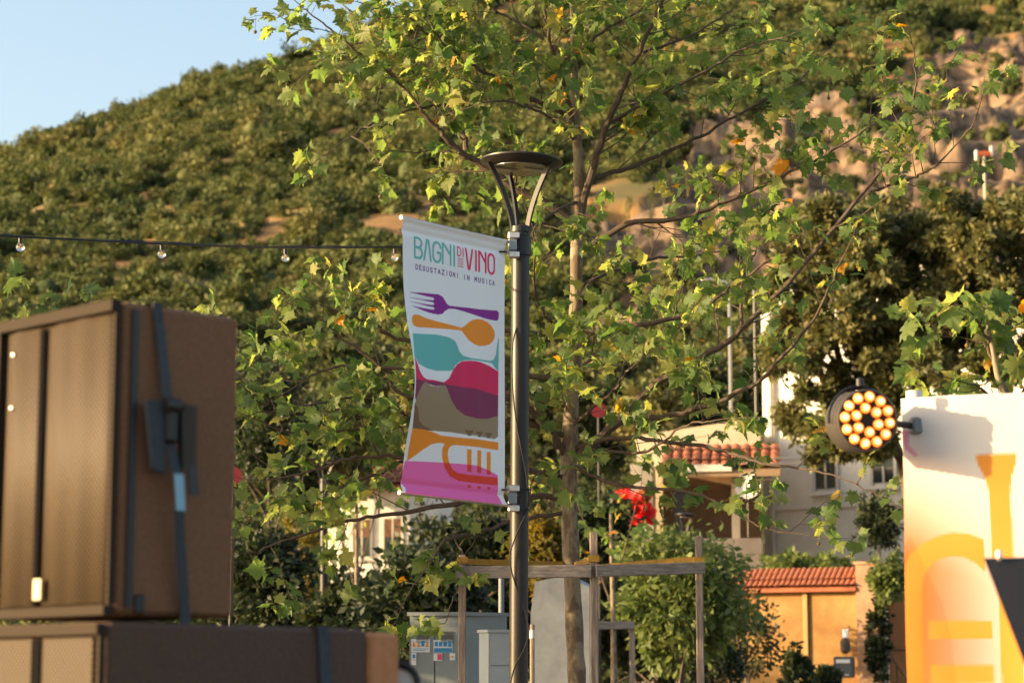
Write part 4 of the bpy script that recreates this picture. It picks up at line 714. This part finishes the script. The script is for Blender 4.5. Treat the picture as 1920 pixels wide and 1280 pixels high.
# ------------------------------------------------------------------ loudspeakers
def grille_mat():
    m = bpy.data.materials.new('perforated grille'); m.use_nodes = True; n = m.node_tree; b = n.nodes['Principled BSDF']; b.inputs['Roughness'].default_value = .65; b.inputs['Specular IOR Level'].default_value = .15
    tc = n.nodes.new('ShaderNodeTexCoord'); cx = n.nodes.new('ShaderNodeCombineXYZ')
    for k, ax in enumerate(((-.707, .707, 0), (0, 0, 1))):
        dt = n.nodes.new('ShaderNodeVectorMath'); dt.operation = 'DOT_PRODUCT'; dt.inputs[1].default_value = ax; n.links.new(tc.outputs['Object'], dt.inputs[0]); n.links.new(dt.outputs['Value'], cx.inputs[k])
    mp = n.nodes.new('ShaderNodeMapping'); mp.inputs['Rotation'].default_value = (0, 0, .785); n.links.new(cx.outputs[0], mp.inputs[0])
    v = n.nodes.new('ShaderNodeTexVoronoi'); v.voronoi_dimensions = '2D'; v.inputs['Scale'].default_value = 84; v.inputs['Randomness'].default_value = 0; n.links.new(mp.outputs[0], v.inputs['Vector'])
    r = n.nodes.new('ShaderNodeValToRGB'); r.color_ramp.elements[0].position = .33; r.color_ramp.elements[0].color = (.012, .01, .009, 1); r.color_ramp.elements[1].position = .40; r.color_ramp.elements[1].color = (.085, .058, .034, 1)
    n.links.new(v.outputs['Distance'], r.inputs[0]); n.links.new(r.outputs[0], b.inputs['Base Color']); return m
def speakers():
    Z = Vector((0, 0, 1)); box = mat('textured brown cabinet', (.2, .09, .038), .75, var=.3, scale=90, bump=.4); rim = mat('cabinet edge', (.035, .025, .018), .8, spec=.1); gm = grille_mat(); Y = 5.8
    c = at(222, 850, Y); dl = Vector((-.707, .707, 0)); dr = Vector((.707, .707, 0)); nl = Vector((-.707, -.707, 0)); nr = Vector((.707, -.707, 0))
    def edge(px, dirn):
        for u in np.arange(.05, 2, .002):
            p = c+dirn*u
            if abs(960+F*p.x/(p.y*cp+(p.z-1.6)*sp) - px) < 1.3: return u
        return .45
    WL, WR = edge(5, dl), edge(446, dr); z1 = zat(563, Y); z0 = zat(1152, Y); C0 = Vector((c.x, c.y, 0)); zc = (z0+z1)/2; H = z1-z0
    t = thing('loudspeaker', 'tall brown loudspeaker cabinet with perforated bronze grille', 'loudspeaker', C0+Z*z0)
    ctr = C0+dl*WL/2+dr*WR/2+Z*zc; MB().box(ctr, WL, WR, H, dl, dr, Z, bev=.012).build('cabinet', box, t, smooth=30)
    b = MB(); N = 24; v = []
    for j in range(2):
        for i in range(N+1): u = .012+(WL-.024)*i/N; q = i/N; q = q/.62 if q < .62 else (q-.62)/.38; bow = .004+.016*math.sin(math.pi*min(1, max(0, q)))**.7 + .003*math.sin(i*1.3); v.append(C0+dl*u+nl*(.004+bow)+Z*(z0+.03 if j == 0 else z1-.035))
    b.add(v, [(i, i+1, N+2+i, N+1+i) for i in range(N)]); gr = b.build('grille', gm, t, smooth=True); gr.modifiers.new('thickness', 'SOLIDIFY').thickness = .002
    b = MB(); rect(b, C0, dl, nl, WL*.60, WL*.64, z0+.03, z1-.04, .018, .022); b.build('grille_slot', mat('slot black', (.006, .005, .005), .95, spec=.05), t)
    for a in ((0, WL, z1-.03, z1, .002, .034), (0, WL, z0, z0+.025, .002, .034), (0, .010, z0+.026, z1-.031, .002, .02), (WL-.010, WL, z0+.026, z1-.031, .002, .03)): b = MB(); rect(b, C0, dl, nl, *a); b.build('trim', rim, t)
    for q in (.12, .3): p = C0+dl*(WL*.86)+nl*.03+Z*(z1-q*H); MB().lathe(p, nl, [(.006, 0), (.005, .003), (0, .004)], 12).build('screw', M_steel, t)
    p = C0+dl*(WL*.56)+nl*.034+Z*(z0+.09*H); MB().box(p, .035, .004, .055, dl, nl, Z).build('badge', mat('badge cream', (.6, .5, .3), .4), t)
    b = MB(); rect(b, C0, dr, nr, .03, .05, z0+.02, z1-.02, .002, .008); b.build('corner_rail', M_black, t); p = C0+dr*.075+nr*.004+Z*(z0+.03); MB().box(p, .03, .012, .05, dr, nr, Z, bev=.004).build('foot_lock', M_black, t)
    # lashing strap with ratchet
    st = mat('strap webbing', (.035, .045, .055), .7, var=.3, scale=60); s = C0+dr*(WR*.26)+nr*.006; t = thing('ratchet_strap', 'dark webbing strap with ratchet buckle over the loudspeaker side', 'strap', s+Z*z0)
    def ribbon(pts, wd, m, nm, par):
        b = MB(); n = len(pts); v = []
        for p in pts: v += [p+dr*wd/2, p-dr*wd/2, p-dr*wd/2+nr*.004, p+dr*wd/2+nr*.004]
        f = [(k*4+q, k*4+(q+1) % 4, k*4+4+(q+1) % 4, k*4+4+q) for k in range(n-1) for q in range(4)]; b.add(v, f+[(0, 1, 2, 3), (4*n-4, 4*n-3, 4*n-2, 4*n-1)]); return b.build(nm, m, par)
    zb = z0+H*.62
    ribbon([s+dr*-.0+Z*(z1+.004)-nr*.3, s+Z*(z1+.004)+nr*.004, s+dr*.012+Z*(z1-.05), s+dr*.03+nr*.02+Z*(zb+.06)], .03, st, 'webbing', t); ribbon([s+dr*.035+nr*.03+Z*(zb-.06), s+dr*.05+nr*.05+Z*(zb-.16), s+dr*.075+nr*.03+Z*(z0+.2), s+dr*.11+nr*.012+Z*z0, s+dr*.115+nr*.012+Z*(z0-.25)], .03, st, 'webbing', t)
    b = MB(); b.box(s+dr*.035+nr*.03+Z*zb, .04, .04, .12, dr, nr, Z, bev=.01); rb = b.build('ratchet', M_black, t); MB().lathe(s+dr*.01+nr*.04+Z*(zb+.04), dr, [(.02, 0), (.02, .045), (.012, .05), (0, .051)], 14).build('spindle', M_metal, rb, smooth=True); b = MB(); b.prism([s+dr*.055+nr*.03+Z*(zb+.05), s+dr*.085+nr*.06+Z*(zb+.04), s+dr*.09+nr*.055+Z*(zb-.11), s+dr*.065+nr*.03+Z*(zb-.13)], nr*.02); b.build('lever', M_black, rb)
    b = MB(); b.prism([s+dr*-.045+nr*.02+Z*(zb+.05), s+dr*.012+nr*.02+Z*(zb+.055), s+dr*.02+nr*.02+Z*(zb-.14), s+dr*-.02+nr*.02+Z*(zb-.13)], nr*.014); b.build('pad', st, t); ribbon([s+dr*.1+nr*.035+Z*(zb-.08), s+dr*.11+nr*.04+Z*(zb-.19)], .03, M_black, 'loose_end', t)
    ribbon([s+dr*.045+nr*.058+Z*(zb-.14), s+dr*.06+nr*.05+Z*(zb-.235)], .027, mat('tag light blue', (.22, .42, .55), .5), 'tag', t)
    # subwoofers below, on a stage deck
    zt = zat(1166, Y); zbm = zt-.55; D0 = C0+nl*.05+nr*.04
    t = thing('subwoofer', 'wide dark brown subwoofer box carrying the loudspeaker', 'loudspeaker', D0+Z*zbm); WR2 = edge(682, dr)+.04; WL2 = .75
    MB().box(D0+dl*WL2/2+dr*WR2/2+Z*(zbm+.275), WL2, WR2, .55, dl, dr, Z, bev=.012).build('cabinet', mat('textured dark cabinet', (.09, .045, .026), .7, var=.3, scale=90, bump=.4), t, smooth=30)
    b = MB(); rect(b, D0, dl, nl, .03, WL2-.03, zbm+.03, zt-.04, .004, .02); b.build('grille', gm, t); b = MB(); rect(b, D0, dl, nl, .26, .30, zbm+.03, zt-.04, .021, .026); b.build('grille_slot', mat('slot black', (.006, .005, .005), .95, spec=.05), t)
    for a in ((0, WL2, zt-.032, zt-.004, .003, .03), (0, .012, zbm, zt-.033, .003, .02)): b = MB(); rect(b, D0, dl, nl, *a); b.build('trim', rim, t)
    E0 = D0+dr*(WR2+.004)
    t = thing('flight_case', 'orange brown plywood case beside the dark subwoofer', 'case', E0+Z*zbm); MB().box(E0+dl*.3+dr*.06+Z*(zbm+.27), .6, .12, .54, dl, dr, Z, bev=.012).build('body', mat('orange plywood', (.5, .2, .075), .7, var=.2, scale=30), t, smooth=30); MB().box(E0+nr*.003+dr*.06+Z*(zbm+.35)+dl*.02, .008, .05, .1, dl, dr, Z).build('latch', M_steel, t)
    t = thing('lashing_strap', 'dark webbing strap crossing the subwoofer side', 'strap', D0+Z*zbm); q = D0+dr*(WR2*.80)+nr*.005; ribbon([q+Z*(zt+.004)-nr*.3, q+Z*(zt+.004)+nr*.003, q+dr*.01+Z*(zt-.06), q+dr*.05+Z*zbm], .04, st, 'webbing', t)
    t = thing('stage_deck', 'black stage deck under the loudspeakers', 'stage', Vector((-1.6, 6.4, 0)))
    b = MB(); b.box((-1.2, 6.6, zbm-.06), 3.4, 2.6, .116, bev=.01); b.build('deck', M_black, t)
    for x in (-2.8, -1.2, .4):
        for y in (5.4, 7.8): MB().tube([Vector((x, y, 0)), Vector((x, y, zbm-.118))], .03, 8).build('leg', M_steel, t)
    p = at(748, 1285, 6.6); t = thing('floor_spotlight', 'small round spotlight with pale lens beside the plywood case', 'stage light', p-Z*.16); MB().lathe(p, (-.15, -1, .1), [(.0, -.1), (.045, -.08), (.066, 0), (.07, .03), (.06, .034), (.052, .012), (0, .010)], 24).build('housing', M_black, t, smooth=True); MB().lathe(p+Vector((-.002, -.014, .001)), (-.15, -1, .1), [(.05, 0), (.035, .008), (0, .012)], 20).build('lens', mat('pale lens', (.6, .55, .48), .2), t, smooth=True); MB().box(p-Z*.115, .1, .06, .09).build('foot', M_black, t)
    MB().tube([p-Z*.16, Vector((p.x, p.y, 0))], .018, 8).build('stand', M_black, t)
speakers()
# ------------------------------------------------------------------ right: printed wall banner, stage light, music stand
def big_banner():
    Y = 9.15; Z = Vector((0, 0, 1)); d = Vector((.92, -.39, 0)).normalized(); n = Vector((d.y, -d.x, 0)); A = at(1690, 748, Y); W, H = 1.3, 2.3; x0 = A.x
    def uvp(x, y):      # crop pixel -> print coordinates
        px, py = 1520+x/2.133, 680+y/2.133; s = (px-960)/F
        k = (s*Y - x0)/(d.x - s*d.y); yy = Y+d.y*k; return (k/W, (A.z-zat(py, yy))/H)
    U = lambda pts: [uvp(*p) for p in pts]; w0 = np.array((.52, .515, .52)); o1, o2, pk = np.array((.55, .22, .03)), np.array((.55, .12, .004)), np.array((.86, .42, .36)); lay = []
    def bgc(u, v, img): f = np.clip((v-.06-.22*u)/.22, 0, 1)[..., None]*np.clip(1.1-u*2.3, 0, 1)[..., None]; return w0*(1-f)+(np.array((.56, .12, .012)))*f
    lay.append((bgc, lambda u, v: u > -1))
    arch = U([(352, 900), (365, 840), (395, 770), (440, 725), (500, 693), (570, 678), (630, 682), (690, 705), (690, 835), (655, 800), (610, 778), (560, 772), (510, 785), (470, 815), (448, 860), (440, 920), (440, 1330), (352, 1330)]); lay.append((lambda u, v, im: o1*(1-np.clip((v-.2)*2.2, 0, 1))[..., None]+o2*np.clip((v-.2)*2.2, 0, 1)[..., None], lambda u, v: inpoly(u, v, arch)))
    for q in ([(670, 372), (700, 366), (800, 362), (835, 362), (828, 410), (810, 460), (803, 540), (808, 780), (720, 780), (718, 520), (705, 460), (680, 410)], [(725, 850), (820, 1010), (830, 1100), (832, 1330), (742, 1330), (738, 930)], [(465, 1030), (708, 1030), (708, 1103), (465, 1103)], [(470, 1207), (713, 1207), (713, 1280), (470, 1280)]): q = U(q); lay.append((o1, lambda u, v, q=q: inpoly(u, v, q)))
    sw = U([(400, 690), (470, 850), (520, 960), (550, 1090), (572, 1330), (352, 1330), (352, 760)]); lay.append((lambda u, v, im: im*np.array((.97, .86, .80)), lambda u, v: inpoly(u, v, sw)))
    ring = U([(372, 270), (405, 268), (400, 330), (440, 372), (430, 380), (385, 345), (372, 310)]); lay.append((np.array((.45, .2, .35)), lambda u, v: inpoly(u, v, ring)))
    img = raster(130, 230, lay, w0); nn = np.array(n)
    def shape(u, v):
        P = np.array(A)+np.array(d)*(u*W)[..., None] - np.array((0, 0, 1))*(v*H)[..., None]; w_ = .012*np.sin(u*9+v*4) + .008*np.sin(u*4-v*9) + .01*np.sin((u-v)*12)*np.exp(-u*2); return P + (w_+.01)[..., None]*nn
    t = thing('stage_banner', 'large white and orange printed stage banner stretched on a pale post', 'banner', Vector((A.x, A.y, 0))); cloth('cloth', W, H, 130, 230, img, shape, attrmat('printed stage fabric', .55), t)
    wm = mat('pale post paint', (.66, .64, .62), .5)
    for u in (.045, W-.03): p = A+d*u-n*.04; MB().tube([Vector((p.x, p.y, 0)), Vector((p.x, p.y, A.z+.035))], .034, 16).build('post', wm, t, smooth=True)
    MB().tube([A+d*.03-n*.045+Z*-.03, A+d*W-n*.045+Z*-.03], .02, 10).build('cross_bar', wm, t, smooth=True)
    # stage light clamped to the post
    c = at(1622, 788, Y-.205); ax = Vector((-.10, -1, -.10)).normalized(); t = thing('stage_light', 'round stage light with eighteen glowing amber lamps on the banner post', 'stage light', c-Z*.16); ax = Vector((.17, -.975, -.06)).normalized(); rd = .125
    body = mat('stage light housing', (.10, .085, .07), .45, .3); bk = mat('lamp face black', (.012, .008, .007), .5); c = c+ax*.02
    pr = [(0, -.20), (.07, -.2), (.10, -.17)]
    for k in range(7): z = -.15+.02*k; pr += [(rd*1.0, z), (rd*1.0, z+.012), (rd*.965, z+.013), (rd*.965, z+.019)]
    pr += [(rd, 0), (rd, .012), (rd*.95, .014), (rd*.93, .004), (0, .003)]
    MB().lathe(c, ax, pr, 40).build('housing', [body], t, smooth=35); MB().lathe(c, ax, [(rd*.92, .005), (0, .006)], 36).build('face_plate', bk, t)
    _, ea, eb = frame(ax); em = mat('amber lamp', (1, .55, .15), .3, emit=((1, .25, .02), .4)); hot = mat('lamp core', (1, .8, .45), .3, emit=((1, .6, .22), .95)); rg = mat('lamp rim', (.35, .08, .01), .4, emit=((1, .14, .01), .2))
    for rr_, nn_, a0 in ((.094, 12, .1), (.049, 6, .35)):
        for k in range(nn_):
            a = a0+2*math.pi*k/nn_; p = c+(ea*math.cos(a)+eb*math.sin(a))*rr_; le = MB().lathe(p, ax, [(.0215, .007), (.0205, .014), (.017, .019), (.0, .024)], 16).build('lamp', em, t, smooth=True)
            MB().lathe(p, ax, [(.012, .0215), (.007, .0245), (0, .0255)], 14).build('lamp_core', hot, le, smooth=True); MB().lathe(p, ax, [(.0235, .0065), (.0235, .010), (.0216, .012), (.0216, .007)], 16).build('lamp_rim', rg, le)
    sd_ = Vector((.95, .28, 0)).normalized(); b = MB(); P = [c-ax*.07+sd_*(.142*math.cos(q))+Z*(.142*math.sin(q)) for q in np.linspace(-.1, math.pi+.1, 20)]; b.tube(P, .006, 6); b.build('yoke', M_black, t, smooth=True)
    pq = A+d*.045-n*.04; pq = Vector((pq.x, pq.y, c.z)); MB().tube([c-ax*.07+sd_*.11, pq+Vector((-.02, -.05, 0))], .014, 10).build('pivot', M_black, t); MB().box(pq+Vector((-.005, -.045, 0)), .05, .06, .07, sd_, Vector((-sd_.y, sd_.x, 0)), Z, bev=.008).build('clamp', mat('clamp grey', (.16, .17, .18), .4, .6), t); MB().lathe(c-ax*.07+Z*.142, Z, [(.016, 0), (.016, .03), (.009, .035), (0, .036)], 10).build('safety_knob', M_black, t)
    # black music stand at the picture edge
    Y2 = 6.2; p0, p1, p2 = at(1846, 1048, Y2), at(1935, 1046, Y2-.02), at(1922, 1245, Y2-.25); t = thing('music_stand', 'black music stand with tilted desk in front of the stage banner', 'music stand', Vector((p2.x+.12, Y2, 0)))
    e = (p2-p0); f_ = Vector((.42, -.05, .01)); b = MB(); b.prism([p0, p0+f_, p0+f_+e*.95, p0+e], Vector((0, .012, .004))); b.build('desk', M_black, t); b = MB(); b.prism([p0+e, p0+e+f_, p0+e+f_+Vector((0, -.05, 0)), p0+e+Vector((0, -.05, 0))], Vector((0, 0, -.006))); b.build('lip', M_black, t)
    q = p0+f_*.5+e*.6+Vector((0, .02, 0)); MB().tube([q, Vector((q.x, q.y+.05, .35))], .012, 8).build('stem', M_black, t)
    for a in (0, 2.1, 4.2): MB().tube([Vector((q.x, q.y+.05, .4)), Vector((q.x+.28*math.cos(a), q.y+.05+.28*math.sin(a), .0))], .009, 6).build('leg', M_black, t)
    k = p0+f_*.09+Vector((0, -.012, .005)); MB().lathe(k, Z, [(.006, -.01), (.009, .0), (.008, .016), (0, .02)], 10).build('clip', M_steel, t)
big_banner()
